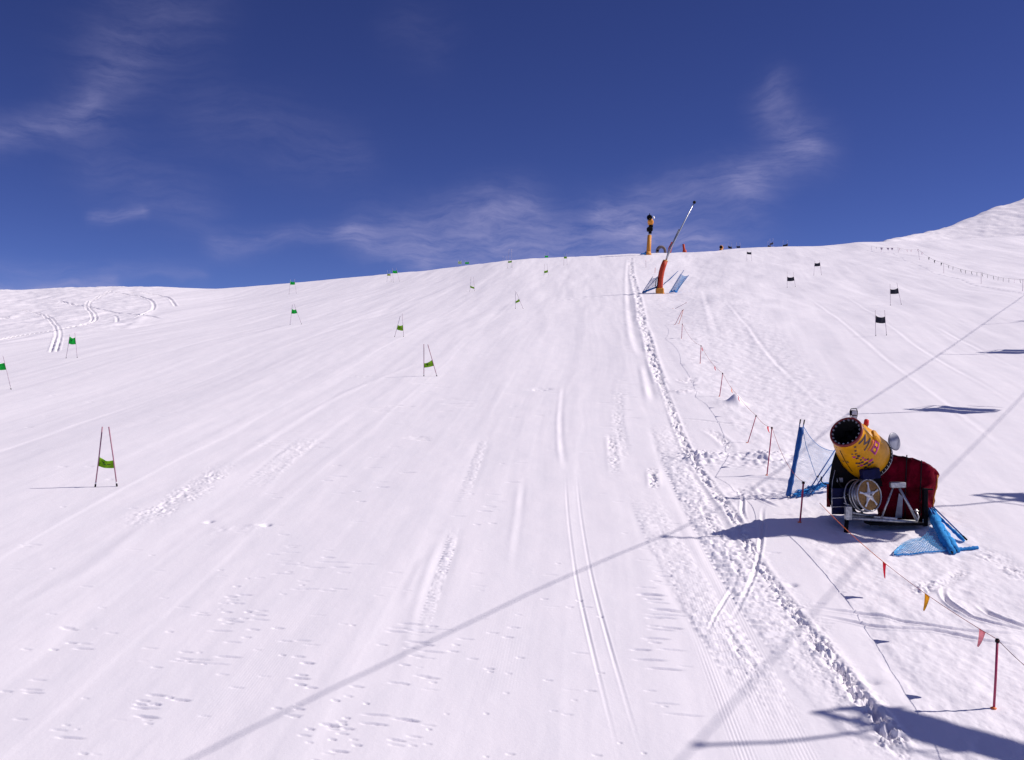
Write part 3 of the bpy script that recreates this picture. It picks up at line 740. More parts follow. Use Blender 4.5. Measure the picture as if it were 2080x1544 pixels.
for a, b_ in zip(tps[:-1], tps[1:]): pts += cat(a, b_, (b_-a).length*.012, 12)[(1 if pts else 0):]
m = MB(); m.tube(pts, .010, 4); m.build('rope', 'cable', root, tps[0])
dn = []
for a, b_ in zip(pts[:-1], pts[1:]): dn += [a.lerp(b_, k/6) for k in range(6)]
px = 1780
while px < 2140:
    pennant(px, .26, .42, 'navyf' if rng.random() < .7 and px > 1880 else 'pole_pale', rng.uniform(-.1, .1), None, root, tps[0], dn); px += rng.uniform(8, 16) if px < 1960 else rng.uniform(9, 13)

# ------------------------------------------------------------------ big snow gun
GB_ = G(1790, 1066); GY = GB_.y; GZ = gzs(GB_.x, GB_.y)
gun = thing('snow_gun', 'large yellow fan snow gun with dark red cover on a steel sledge, right foreground', 'snow gun', (GB_.x, GY, GZ))
O = Vector((GB_.x, GY, GZ))
SP = F/GY
def gp(px, py, dy=0.0):
    """photo pixel on the gun's plane moved dy metres away from the camera"""
    return at(px, py, GY+dy)
FD = Vector((-.40, -.70, .59)).normalized()        # blowing direction
rear = gp(1760, 930, .25); length = 1.12
front_c = gp(1720, 879, -.55)
FD = (front_c-rear).normalized(); length = (front_c-rear).length
u_ = FD.cross(Vector((0, 0, 1))).normalized(); w_ = u_.cross(FD)
RF, RB = .405, .66
prof = [(0, RB*.93), (.03, RB), (length*.18, RB*.985), (length*.45, RB*.90), (length*.75, RB*.76), (length*.93, RF*1.10), (length, RF*1.05)]
def rad_at(h):
    return float(np.interp(h, [p[0] for p in prof], [p[1] for p in prof]))
m = MB(); m.lathe(rear, FD, prof, 56); barrel = m.build('barrel', 'yellow', gun, O)
m = MB(); m.lathe(rear, FD, [(length-.02, RF*1.06), (length+.02, RF*1.10), (length+.06, RF*1.08), (length+.07, RF*1.0), (length+.05, RF*.95), (length-.1, RF*.93)], 56)
m.build('front_ring', 'ring', barrel, O)
m = MB(); m.lathe(rear, FD, [(length+.045, RF*.99), (length+.05, RF*.93), (length+.0, RF*.86), (length-.55, RF*.82), (length-.56, .01)], 48); m.build('air_duct', 'black', barrel, O)
for k in range(18):
    a = 2*math.pi*k/18+.1; c = rear+FD*(length+.045)+(u_*math.cos(a)+w_*math.sin(a))*RF*.90
    m = MB(); m.lathe(c, FD, [(-.02, .030), (.012, .024), (.022, .018), (.03, .008)], 10, True); m.build('nozzle', 'dish', barrel, O)
m = MB()
m.lathe(rear+FD*(length-.35), FD, [(0, .10), (.10, .09), (.16, .03)], 16, True)
for k in range(7):
    a = 2*math.pi*k/7; d = u_*math.cos(a)+w_*math.sin(a); t2 = FD.cross(d)
    m.sheet(lambda u, v: rear+FD*(length-.36+.05*(v-.5)*2)+d*(.09+u*.24)+t2*(v-.5)*.14, 3, 2, .01)
m.build('fan', 'dark', barrel, O)
# rear air intake: grille rim
m = MB(); m.lathe(rear, FD, [(.05, RB*1.01), (.02, RB*1.03), (-.05, RB*1.02), (-.10, RB*.93), (-.12, RB*.5), (-.12, .02)], 48); m.build('intake_grille', 'dark', barrel, O)
m = MB()
for k in range(40):
    a = 2*math.pi*k/40; d = u_*math.cos(a)+w_*math.sin(a)
    m.tube([rear+FD*.035+d*RB*1.015, rear-FD*.05+d*RB*1.04, rear-FD*.12+d*RB*.93], .008, 4)
m.tube([rear-FD*.05+(u_*math.cos(2*math.pi*k/40)+w_*math.sin(2*math.pi*k/40))*RB*1.04 for k in range(41)], .010, 5)
m.build('grille_rim', 'silver', barrel, O)
def onb(h, ang, lift=.004):
    r = rad_at(h)+lift; return rear+FD*h+(u_*math.cos(ang)+w_*math.sin(ang))*r
# find surface angle/axis for a photo pixel (camera side of the barrel)
def pick(px, py):
    best = None
    for i in range(60):
        h = length*(i/59)
        for j in range(180):
            a = 2*math.pi*j/180; p = onb(h, a)
            r = rad_at(h); nrm = (u_*math.cos(a)+w_*math.sin(a))
            if nrm.dot(p) > -.0: continue
            e = abs(p.x/p.y*F+CX-px)+abs(CY-p.z/p.y*F-py)
            if best is None or e < best[0]: best = (e, h, a)
    return best[1], best[2]
def stroke(mm, q, wd):
    """painted stroke along (px,py) points on the barrel"""
    hp = [pick(*p) for p in q]
    P3 = [onb(h, a, .005) for h, a in hp]
    for (p, (h, a)), (p2, (h2, a2)) in zip(zip(P3, hp), zip(P3[1:], hp[1:])):
        n = (u_*math.cos(a)+w_*math.sin(a)); d = (p2-p).normalized(); s_ = n.cross(d)*wd/2
        vs = [p-s_-d*wd*.4, p+s_-d*wd*.4, p2+s_+d*wd*.4, p2-s_+d*wd*.4]
        mm.add(vs+[v+n*.003 for v in vs], [(4,5,6,7), (0,3,2,1), (0,1,5,4), (1,2,6,5), (2,3,7,6), (3,0,4,7)])
def glyph(name, px, py, strokes, wd, mt, hgt=.30):
    """letter painted on the barrel: strokes in letter units, x towards the rear, y up the flank"""
    h0, a0 = pick(px, py); mm = MB(); sgn = 1 if onb(h0, a0+.1).z > onb(h0, a0-.1).z else -1
    for st in strokes:
        hp = [(h0-x*hgt, a0+sgn*y*hgt/rad_at(h0)) for x, y in st]
        hp = [(h+(h2-h)*k/6, a+(a2-a)*k/6) for (h, a), (h2, a2) in zip(hp, hp[1:]) for k in range(6)]+[hp[-1]]
        for (h, a), (h2, a2) in zip(hp, hp[1:]):
            p, p2 = onb(h, a, .004), onb(h2, a2, .004); n = (u_*math.cos(a)+w_*math.sin(a)); d = (p2-p).normalized(); s_ = n.cross(d)*wd/2
            vs = [p-s_-d*wd*.4, p+s_-d*wd*.4, p2+s_+d*wd*.4, p2-s_+d*wd*.4]
            mm.add(vs+[v+n*.003 for v in vs], [(4,5,6,7), (0,3,2,1), (0,1,5,4), (1,2,6,5), (2,3,7,6), (3,0,4,7)])
    return mm.build(name, mt, barrel, O)
glyph('letter', 1759, 898, [[(-.45,-.5),(-.35,.5),(0,-.2),(.35,.5),(.45,-.5)]], .055, 'ink')
glyph('numeral', 1771, 904, [[(-.12,.3),(.02,.5),(.02,-.5)]], .055, 'orange')
glyph('numeral', 1779, 908, [[(-.25,0),(-.25,.5),(.25,.5),(.25,0),(-.25,0),(-.28,-.5),(.28,-.5),(.25,0)]], .055, 'magenta')
r_ = random.Random(4); mi = MB(); mm2 = MB()
for (cx_, cy_) in [(1737,908),(1738,916),(1731,922),(1735,929),(1741,931),(1746,927),(1748,934),(1753,930),(1758,935),(1752,939),(1762,933),(1766,938),(1760,941),(1745,941),
                   (1756,944),(1740,942),(1770,935),(1773,940),(1765,945),(1750,946),(1743,926),(1739,923),(1744,947),(1758,949),(1768,943),(1713,937),(1722,939)]:
    h, a = pick(cx_, cy_); s_ = r_.uniform(.045, .075)/2; n = (u_*math.cos(a)+w_*math.sin(a)); p = onb(h, a); tdir = FD.cross(n)
    vs = [p-FD*s_-tdir*s_, p+FD*s_-tdir*s_, p+FD*s_+tdir*s_, p-FD*s_+tdir*s_]
    (mi if r_.random() < .7 else mm2).add(vs+[v+n*.003 for v in vs], [(0,1,2,3), (4,7,6,5), (0,4,5,1), (1,5,6,2), (2,6,7,3), (3,7,4,0)])
mi.build('chequer_decal', 'ink', barrel, O); mm2.build('chequer_decal', 'magenta', barrel, O)
m = MB(); stroke(m, [(1706,915),(1712,928),(1718,938),(1726,950),(1731,958)], .022); m.build('seam_strap', 'black', barrel, O)
m = MB(); stroke(m, [(1754,869),(1764,879),(1776,889)], .07); m.build('pale_stripe', 'pale', barrel, O)
# raised cowling panel at top
hh_, aa_ = pick(1783, 889); nn = (u_*math.cos(aa_)+w_*math.sin(aa_)); tt_ = FD.cross(nn)
m = MB(); m.box(onb(hh_, aa_, -.02), (.50, .26, .12), Matrix((FD, tt_, nn)).transposed(), .04); m.build('motor_box', 'yellow', gun, O)
# beacon, work lamp, rear disc
c = gp(1759, 862, .0)
m = MB(); m.lathe(c+Vector((0, 0, -.03)), (.12, 0, 1), [(-.08, .05), (0, .05)], 14, True); bs = m.build('beacon_base', 'black', gun, O)
m = MB(); m.lathe(c+Vector((0, 0, -.03)), (.12, 0, 1), [(0, .065), (.03, .07), (.15, .06), (.17, .035), (.175, .005)], 16, True); m.build('beacon_lens', 'beacon', bs, O)
c = gp(1734, 839, -.35)
m = MB(); m.box(c, (.17, .12, .14), Matrix.Rotation(rad(6), 3, 'Y'), .02); lamp = m.build('work_lamp', 'dark', gun, O)
m = MB(); m.box(c-Vector((0, .064, 0)), (.13, .01, .10), Matrix.Rotation(rad(6), 3, 'Y'), .004); m.build('lamp_lens', 'glass', lamp, O)
m = MB(); m.tube([c+Vector((-.09, 0, -.10)), c+Vector((-.10, 0, .04)), c+Vector((-.07, 0, .11)), c+Vector((.07, 0, .12)), c+Vector((.10, 0, .04)), c+Vector((.09, 0, -.10))], .012, 6); m.build('lamp_guard', 'dark', lamp, O)
m = MB(); m.box(c+Vector((.02, .02, -.13)), (.14, .08, .12)); m.build('lamp_bracket', 'silver', lamp, O)
c = gp(1816, 897, .45); dd_ = Vector((.55, -.80, .20)).normalized()
m = MB(); m.lathe(c, dd_, [(-.10, .10), (-.07, .17), (.0, .245), (.02, .25), (.03, .23), (.02, .01)], 36, True); dsh = m.build('rear_disc', 'dish', gun, O)
m = MB(); m.tube([c-dd_*.08, gp(1803, 912, .45), gp(1799, 905, .40)], .022, 8); m.tube([gp(1804, 922, .42), gp(1806, 913, .42), gp(1811, 909, .42)], .02, 8); m.build('disc_arm', 'dark', dsh, O)
m = MB(); m.lathe(gp(1806, 917, .30), (0, -1, .1), [(0, .05), (.03, .06), (.05, .04)], 16, True); m.build('intake_lamp', 'silver', gun, O)
# turret body below barrel
def slab(pxs, d0, d1, mt, name, parent, bulge=0.0, seg=1, smooth=False):
    """solid with the given front outline, extruded from depth d0 to d1"""
    n = len(pxs); ks = 1 if not bulge else 5
    vs = []; cxp = sum(p[0] for p in pxs)/n; cyp = sum(p[1] for p in pxs)/n
    for k in range(ks+1):
        t = k/ks; d = d0+(d1-d0)*t; s_ = 1-bulge*abs(2*t-1)**3
        for p in pxs: vs.append(gp(cxp+(p[0]-cxp)*s_, cyp+(p[1]-cyp)*s_, d))
    fs = [tuple(range(n))[::-1] if False else tuple(range(n)), tuple(ks*n+j for j in range(n))[::-1]]
    for k in range(ks):
        for j in range(n): fs.append((k*n+j, (k+1)*n+j, (k+1)*n+(j+1) % n, k*n+(j+1) % n))
    mm = MB(); mm.add(vs, fs, smooth); return mm.build(name, mt, parent, O)
slab([(1700,908),(1690,940),(1684,975),(1682,1010),(1690,1035),(1752,1035),(1795,1020),(1796,965),(1770,955),(1740,962),(1712,950)], .0, .75, 'dark', 'turret', gun)
slab([(1679,983),(1686,983),(1687,1030),(1679,1030)], .0, .5, 'ring', 'side_panel', gun)
slab([(1690,992),(1735,992),(1735,1045),(1690,1045)], -.30, .1, 'navy', 'compressor_box', gun)
m = MB()
for yy_ in (1012, 1030): m.tube([gp(1690, yy_, -.33), gp(1712, yy_-1, -.34), gp(1735, yy_+1, -.33)], .014, 6)
m.tube([gp(1690, 992, -.31), gp(1690, 1045, -.31)], .012, 6); m.tube([gp(1712, 1010, -.36), gp(1722, 1004, -.40), gp(1731, 1012, -.36), gp(1726, 1022, -.36)], .016, 6)
m.build('pipework', 'silver', gun, O)
m = MB(); m.tube([gp(1668, 968, .1), gp(1668.5, 978, .1), gp(1674, 983, .1), gp(1690, 985, .1)], .014, 6); m.build('hook', 'black', gun, O)
m = MB(); m.box(gp(1767, 962, -.46), (.46, .30, .28), Matrix.Rotation(rad(-8), 3, 'Y')); m.build('control_box', 'navy', gun, O)
m = MB()
m.tube([gp(1700,962,-.02), gp(1706,985,-.12), gp(1716,996,-.30), gp(1722,1012,-.45), gp(1730,1030,-.5), gp(1742,1044,-.45)], .026, 8)
m.tube([gp(1748,966,-.30), gp(1744,985,-.45), gp(1738,1000,-.5), gp(1741,1022,-.5), gp(1752,1042,-.5)], .020, 8)
m.build('hydraulic_hoses', 'black', gun, O)
m = MB(); m.tube([gp(1696,955,-.03), gp(1691,978,-.03), gp(1689,1000,-.03)], .012, 6); m.box(gp(1706,975,-.04), (.16,.05,.12), None, .01); m.build('junction_box', 'dish', gun, O)
m = MB()
for k in range(9):
    a_ = -1.2+k*.42; m.lathe(onb(length*.05, a_, .0), (u_*math.cos(a_)+w_*math.sin(a_)), [(0,.018),(.012,.018),(.016,.006)], 8, True)
    m.lathe(onb(length*.90, a_+.2, .0), (u_*math.cos(a_+.2)+w_*math.sin(a_+.2)), [(0,.014),(.010,.014),(.014,.005)], 8, True)
m.build('bolts', 'silver', barrel, O)
m = MB(); m.lathe(rear, FD, [(length*.72, rad_at(length*.72)+.001), (length*.725, rad_at(length*.725)+.007), (length*.745, rad_at(length*.745)+.007), (length*.75, rad_at(length*.75)+.001)], 56); m.build('seam_ring', 'yellow', barrel, O)
# hose reel
wc = gp(1765, 1006, -.62); wax = Vector((.42, -.88, .16)).normalized()
wu = wax.cross(Vector((0, 0, 1))).normalized(); ww_ = wu.cross(wax)
def ring(mm, c, R_, r, n=40): mm.tube([c+(wu*math.cos(2*math.pi*k/n)+ww_*math.sin(2*math.pi*k/n))*R_ for k in range(n+1)], r, 7, False)
m = MB(); m.lathe(wc, wax, [(-.05, .40), (-.02, .405), (.0, .40), (.005, .37), (-.005, .02)], 44, True); reel = m.build('hose_reel', 'bronze', gun, O)
m = MB(); ring(m, wc+wax*.01, .41, .022); ring(m, wc-wax*.16, .42, .020); ring(m, wc-wax*.28, .40, .018); ring(m, wc-wax*.42, .44, .018)
m.lathe(wc, wax, [(-.44, .30), (-.06, .30)], 30, True)
m.build('reel_rim', 'silver', reel, O)
m = MB(); vs = []
star = []
for k in range(10):
    a = math.pi/2+math.pi*k/5+.06; R_ = .34 if k % 2 == 0 else .10
    e = .045 if k % 2 == 0 else 0
    if e:
        for sgn in (-1, 1): star.append((R_*math.cos(a)-sgn*-e*.6*math.sin(a), R_*math.sin(a)+sgn*-e*.6*math.cos(a)))
    else: star.append((R_*math.cos(a), R_*math.sin(a)))
fl = [wc+wax*.03+wu*(-p[0])+ww_*p[1] for p in star]; bk = [p-wax*.035 for p in fl]; n = len(fl); top_c = wc+wax*.05
m.add(fl+bk+[top_c], [(j, (j+1) % n, 2*n) for j in range(n)]+[(j, n+j, n+(j+1) % n, (j+1) % n) for j in range(n)])
m.lathe(wc, wax, [(.03, .08), (.06, .075), (.07, .04), (.07, .005)], 20)
m.build('star_spokes', 'alu', reel, O)
m = MB(); m.lathe(wc, wax, [(.07, .022), (.085, .022)], 10, True); m.build('hub_bolt', 'dark', reel, O)
# sledge frame
def bar(name, pts, r, parent=gun, mt='silver', n=8):
    mm = MB(); mm.tube(pts, r, n); return mm.build(name, mt, parent, O)
bar('frame_beam', [gp(1722,1052,-.55), gp(1800,1057,-.55), gp(1862,1060,-.5)], .048)
bar('frame_beam', [gp(1728,1048,.15), gp(1862,1052,.35)], .048)
bar('frame_tube', [gp(1724,1040,-.55), gp(1790,1052,-.2)], .04)
bar('frame_tube', [gp(1775,1050,-.5), gp(1822,1054,-.55)], .03, mt='alu')
m = MB(); m.box(gp(1815, 1062, -.3), (1.4, .5, .07)); m.build('base_plate', 'dark', gun, O)
m = MB(); m.box(gp(1723, 1042, -.62), (.17, .15, .36)); jk = m.build('jack_sleeve', 'silver', gun, O)
m = MB(); m.tube([gp(1722, 1026, -.62), gp(1722, 1030, -.62)], .03, 10); m.tube([gp(1714,1022,-.62), gp(1729,1027,-.62)], .016, 6); m.build('jack_crank', 'silver', jk, O)
foot = gp(1718, 1087, -.62); foot.z = gzs(foot.x, foot.y)-.1 if foot.z > gzs(foot.x, foot.y) else foot.z
m = MB(); m.tube([gp(1720, 1055, -.62), foot], .055, 10); m.build('jack_leg', 'dark', gun, O)
m = MB(); m.box(gp(1823, 985, -.55), (.40, .16, .15), None, .02); tb = m.build('tow_bracket', 'silver', gun, O)
bar('tow_arm', [gp(1814,990,-.58), gp(1790,1054,-.58)], .026)
bar('tow_arm', [gp(1827,992,-.58), gp(1863,1058,-.58)], .036)
slab([(1826,1002),(1834,1010),(1832,1052),(1818,1052)], -.15, -.10, 'dish', 'brace_plate', gun)
m = MB(); m.box(gp(1879, 1030, -.25), (.12, .12, 1.00)); m.box(gp(1884, 994, -.27), (.26, .10, .035)); m.build('corner_post', 'dark', gun, O, 'dark upright corner post')
slab([(1874,1055),(1892,1048),(1893,1064),(1874,1066)], -.30, .1, 'silver', 'post_shoe', gun)
m = MB(); m.lathe(gp(1861, 1038, -.45), (0, 0, 1), [(0, .07), (.01, .07), (.015, .03), (.05, .03)], 14, True); m.tube([gp(1861,1038,-.45), gp(1866,1050,-.45), gp(1862,1062,-.5), gp(1848,1066,-.5), gp(1838,1063,-.5)], .022, 7); m.build('hitch', 'alu', gun, O)
# red cover: a padded hood thrown over the rear of the machine
outl = [(1775,955),(1786,938),(1798,928),(1815,924),(1834,927),(1856,931),(1876,938),(1890,944),(1900,953),(1905,965),(1904,980),(1900,995),(1896,1012),(1894,1032),(1892,1054),(1890,1077),
        (1878,1078),(1862,1073),(1845,1064),(1825,1060),(1800,1058),(1785,1050),(1776,1010)]
def cover():
    n0 = len(outl); pts2 = []   # outline refined, then ringed
    for i in range(n0):
        p, q = outl[i], outl[(i+1) % n0]
        for k in range(4): pts2.append((p[0]+(q[0]-p[0])*k/4, p[1]+(q[1]-p[1])*k/4))
    n = len(pts2); cxp, cyp = 1838, 1000; vs = []; K = 14; rings = []
    # rings from the front centre out over the edge and round to the back
    for k in range(K+1):
        t = k/K
        if t < .35: s_, d = t/.35*.93+.02, -.05
        elif t < .65: s_, d = .95+.05*math.sin((t-.35)/.3*math.pi), -.05+(t-.35)/.3*.95
        else: s_, d = .95-(t-.65)/.35*.93, .90
        for j, p in enumerate(pts2):
            px, py = cxp+(p[0]-cxp)*s_, cyp+(p[1]-cyp)*s_
            w = gp(px, py, d)
            f = .05*math.sin(px*.16+py*.05)+.045*math.sin(px*.07-py*.21+1)+.03*math.sin(px*.4+py*.06)+.035*max(0, math.sin(px*.11+py*.13))**3
            f *= min(1, s_*1.4)
            w.y += f*(1 if t < .5 else -1); w.z += .012*math.sin(px*.3+d*9)*(1 if t > .3 else .4)
            vs.append(w)
    fs = []
    for k in range(K):
        for j in range(n): fs.append((k*n+j, k*n+(j+1) % n, (k+1)*n+(j+1) % n, (k+1)*n+j)[::-1])
    mm = MB(); mm.add(vs, fs+[tuple(range(n))[::-1], tuple(K*n+j for j in range(n))], True)
    return mm.build('cover', 'red', gun, O)
cov = cover()
for (q0, q1) in (((1842,926),(1838,1062)), ((1872,937),(1868,1074))):
    m = MB(); m.tube([gp(q0[0], q0[1]-1, .45), gp(q0[0], q0[1]-1, .05), gp(q0[0]-.5, q0[1]+8, -.09), gp((q0[0]+q1[0])/2-1, (q0[1]+q1[1])/2, -.10), gp(q1[0], q1[1], -.09)], .016, 5); m.build('strap', 'black', cov, O)
m = MB(); m.tube([gp(1904.5,965,.10), gp(1903,985,.10), gp(1897,1010,.10), gp(1894,1040,.10), gp(1890,1077,.10)], .018, 6); m.build('cover_hem', 'amber', cov, O)

# ------------------------------------------------------------------ blue safety nets
def bundle(mm, a, b_, r, seed=0, n=14):
    q = [a.lerp(b_, i/n) for i in range(n+1)]; rr = [r*(.65+.45*abs(math.sin(i*1.9+seed))+.12*math.sin(i*.7)) for i in range(n+1)]
    mm.tube(q, r, 9, True, rr)
def pole_end(px0, py0, px1, py1, y0, y1): return at(px0, py0, y0), at(px1, py1, y1)
nb = G(1600, 1010); ny = nb.y
root = thing('safety_net', 'upright rolled blue net on two poles left of the big snow gun', 'net', nb); o = nb.copy()
for (x0, y0, x1, y1) in ((1598,1011,1626,853), (1604,1010,1634,854)):
    m = MB(); m.tube([at(x0, y0+4, ny), at(x1, y1, ny+.1)], .016, 8); p = m.build('pole', 'poleblue', root, o)
    m = MB(); t_ = at(x1, y1, ny+.1); d = (t_-at(x0, y0, ny)).normalized(); m.tube([t_-d*.12, t_+d*.02], .020, 8); m.build('pole_cap', 'black', p, o)
m = MB(); bundle(m, at(1601, 1008, ny-.03), at(1629, 868, ny+.06), .075, 2); m.build('rolled_net', 'poleblue', root, o)
def nf(u, v):
    A = at(1632, 866, ny+.1).lerp(at(1606, 1006, ny), v); B = at(1694, 916, ny+.9).lerp(at(1688, 985, ny+.5), v)
    p = A.lerp(B, u); p.z -= .20*math.sin(math.pi*u)*(1-v); p.y += .10*math.sin(5*u+3*v); return p
m = MB(); m.net(nf, 24, 30, .0022, 3); nt_ = m.build('net_mesh', 'net2', root, o)
m = MB(); m.tube([nf(i/12, 0) for i in range(13)], .008, 5); m.tube([at(1631,872,ny), at(1637,905,ny), at(1650,945,ny+.1), at(1658,968,ny+.2), at(1664,985,ny+.2)], .008, 5); m.build('edge_cord', 'netblue', root, o)
rr_ = random.Random(5)
m = MB()
for k in range(16):
    x0 = 1606+rr_.uniform(0, 20); q = []
    for i in range(8):
        t = i/7; px = x0+t*(1690-x0); py = 1008-t*22+rr_.uniform(-7, 4)-8*math.sin(math.pi*t)*rr_.random(); g_ = at(px, py, ny-.1+.5*t+rr_.uniform(-.15, .15))
        g_.z = max(g_.z, gzs(g_.x, g_.y)+.02); q.append(g_)
    m.tube(q, rr_.uniform(.008, .022), 5)
m.build('net_folds', 'netblue', root, o)
root = thing('net_poles', 'two dark blue poles leaning against the snow gun beside the rolled net', 'poles', at(1644,1002,ny)); o = root.location.copy()
for (x0, y0, x1, y1) in ((1638,1004,1697,913), (1646,1004,1702,926)):
    m = MB(); a, b_ = at(x0, y0, ny-.05), at(x1, y1, ny+.3); m.tube([a, b_], .018, 8); p = m.build('pole', 'poleblue', root, o)
    m = MB(); c = a.lerp(b_, .38); m.tube([c, a.lerp(b_, .40)], .03, 8); m.build('clip', 'black', p, o)
# net lying on the snow to the right of the gun
gl = G(1900, 1095)
root = thing('safety_net', 'pale blue net spread flat on the snow at the right foot of the snow gun', 'net', gl); o = gl.copy()
A_, B_, T_e = G(1816, 1130), G(1940, 1119), G(1986, 1114)
def sn(p, h=.03): p = p.copy(); p.z = gzs(p.x, p.y)+h; return p
arcp = [G(1816,1130), G(1832,1110), G(1852,1100), G(1875,1094), G(1893,1080), G(1900,1068)]
def lf(u, v):
    e = A_.lerp(B_, u); k = u*5; i_ = min(4, int(k)); q = arcp[i_].lerp(arcp[i_+1], k-i_)
    p = e.lerp(q, v); p = sn(p, .04); p.z += .05*v+.03*math.sin(6*u+2*v)*v+.04*math.sin(math.pi*u)*math.sin(math.pi*v); return p
m = MB(); m.net(lf, 20, 9, .0058, 2); m.build('net_mesh', 'net2', root, o)
m = MB(); bundle(m, sn(B_, .05), sn(T_e, .03), .045, 3); m.build('net_tail', 'netblue', root, o)
m = MB(); m.tube([lf(i/16, 0) for i in range(17)], .022, 6); m.build('edge_cord', 'netblue', root, o)
m = MB()
for a, b_, r in (((1890,1058),(1942,1122),.10), ((1888,1060),(1935,1125),.09), ((1893,1060),(1958,1103),.045), ((1897,1075),(1925,1112),.12)):
    pa_, pb_ = G(*a), G(*b_); pa_ = sn(pa_, .30); pb_ = sn(pb_, .06); bundle(m, pa_, pb_, r, r*30)
m.build('rolled_net', 'bright', root, o)
for (a, b_) in (((1896,1062),(1962,1101)), ((1888,1058),(1942,1122)), ((1886,1062),(1934,1126))):
    m = MB(); pa_, pb_ = sn(G(*a), .42), sn(G(*b_), .07); m.tube([pa_, pb_], .018, 8); p = m.build('pole', 'poleblue', root, o)
    m = MB(); d = (pb_-pa_).normalized(); m.tube([pb_-d*.14, pb_+d*.04], .024, 8); m.build('pole_cap', 'black', p, o)

# ------------------------------------------------------------------ lance snow gun with nets
lb = G(1341, 596); ly = lb.y; o = lb.copy(); o.z = gzs(o.x, o.y)
lance = thing('snow_lance', 'tall slanting snow lance with red padded foot beside blue nets', 'snow lance', o)
L_ = lambda px, py, dy=0.0: at(px, py, ly+dy)
m = MB()
cc = [L_(1341,592), L_(1340.5,580), L_(1341.5,566), L_(1344,552), L_(1347.5,540), L_(1351,531)]
m.tube(cc, .3, 14, True, [.30,.36,.35,.34,.33,.31]); cu = m.build('padding', 'cushion', lance, o)
m = MB(); m.tube([L_(1351.3,531.2), L_(1352.0,529)], .30, 14); m.build('padding_cap', 'amber', cu, o)
m = MB(); bz = gzs(L_(1341, 596).x, ly)-.15; cbase = Vector((L_(1341.0, 596).x, ly, bz))
m.box(cbase+Vector((-.05, 0, .42)), (.95, .8, .85), None, .12); m.build('foot_padding', 'amber', lance, o)
m = MB(); m.box(cbase+Vector((.35, -.1, .10)), (.30, .3, .35), None, .05); m.build('foot_weight', 'amber', lance, o)
m = MB(); m.tube([L_(1350,536), L_(1364,501), L_(1410,412)], .07, 8, True, [.11, .09, .05]); arm = m.build('lance_tube', 'silver', lance, o)
m = MB(); m.tube([L_(1352,529,.2), L_(1358,508,.2), L_(1366,494,.2), L_(1380,466,.1)], .05, 6); m.build('support_tube', 'dish', lance, o)
m = MB(); m.lathe(L_(1409.4, 413), (L_(1410,411)-L_(1380,466)), [(-.05,.06), (.0,.16), (.15,.20), (.28,.15), (.32,.04)], 14, True); m.build('nozzle_head', 'black', arm, o)
m = MB(); m.tube([L_(1337,590,-.3), L_(1331,580,-.3), L_(1333,568,-.3), L_(1337,564,-.3), L_(1336,575,-.3), L_(1334,585,-.3)], .05, 7); m.build('hose', 'black', lance, o)
def mininet(label, quad, cord, n=(13, 9), poles=(), folds=0, r=.012, yy0=None, seed=1):
    y0 = ly if yy0 is None else yy0
    base = at(quad[0][0], quad[0][1], y0); base.z = gzs(base.x, base.y)
    root = thing('safety_net', label, 'net', base); ob = base.copy()
    A, B, C, Dq = [at(px, py, y0+dy) for px, py, dy in quad]
    def fn(u, v):
        p = A.lerp(B, u).lerp(Dq.lerp(C, u), v); p.y += .15*math.sin(7*u+3*v); p.z -= .25*math.sin(math.pi*u)*v*.6; return p
    m = MB(); m.net(fn, n[0], n[1], r, 3); m.build('net_mesh', cord, root, ob)
    for (a, b_) in poles:
        m = MB(); pa_, pb_ = at(*a, y0), at(*b_, y0); m.tube([pa_, pb_], .035, 6); m.build('pole', 'poleblue', root, ob)
    if folds:
        r0 = random.Random(seed); m = MB()
        for k in range(folds):
            q = [fn(i/6, r0.uniform(0, .14)) for i in range(7)]; m.tube(q, r0.uniform(.03, .08), 5)
        m.build('net_folds', 'netblue', root, ob)
    return root
mininet('dark blue net heaped at the left foot of the red padded lance', ((1305,596,0),(1340,583,.6),(1340,558,.6),(1322,566,0)), 'netblue', poles=(((1306,596),(1340,558)), ((1304,595),(1326,562))), folds=9, r=.013, seed=3)
mininet('bright blue net on slanting poles right of the red padded lance', ((1360,594,-.2),(1375,594,0),(1397,560,.3),(1382,556,.1)), 'net2', n=(11,16), poles=(((1360,595),(1389,549)), ((1372,594),(1399,559))), folds=3, r=.018, seed=8)
mininet('small blue net strung behind the lance towards the right', ((1348,578,.5),(1362,567,.8),(1378,550,1.0),(1350,574,.8)), 'netblue', n=(10,4), poles=(((1347,579),(1377,551)),), folds=0, r=.014)

# ------------------------------------------------------------------ tower fan gun on the crest
tg = G(1318, 517.5); ty_ = min(tg.y, 208.0); o = at(1318, 517, ty_); o.z = gzs(o.x, o.y)-.3
T_ = lambda px, py, dy=0.0: at(px, py, ty_+dy)
tower = thing('tower_snow_gun', 'yellow fan snow gun on top of a padded yellow tower at the crest', 'snow gun', o)
m = MB(); m.tube([Vector((T_(1317,516).x, ty_, o.z)), T_(1317.8,505), T_(1319.4,478)], .42, 14, True, [.50, .44, .40]); m.build('padded_tower', 'amber', tower, o)
m = MB(); m.tube([Vector((T_(1316,516).x, ty_-.1, o.z)), T_(1316.3,511,-.1)], .7, 14, True, [.78,.55]); m.build('tower_foot', 'amber', tower, o)
m = MB(); m.tube([T_(1319.6,479), T_(1319.8,472)], .26, 10); m.build('swivel_post', 'silver', tower, o)
m = MB(); m.box(T_(1319.8,466), (1.15, 1.1, .9), None, .18); m.box(T_(1320.5,473), (.6, .6, .5), None, .1); m.box(T_(1322,460), (.8, .9, .5), None, .1); m.build('machine_housing', 'dark', tower, o)
ax = Vector((-.12, -.9, .25)).normalized(); rc = T_(1321.5, 451, 0)
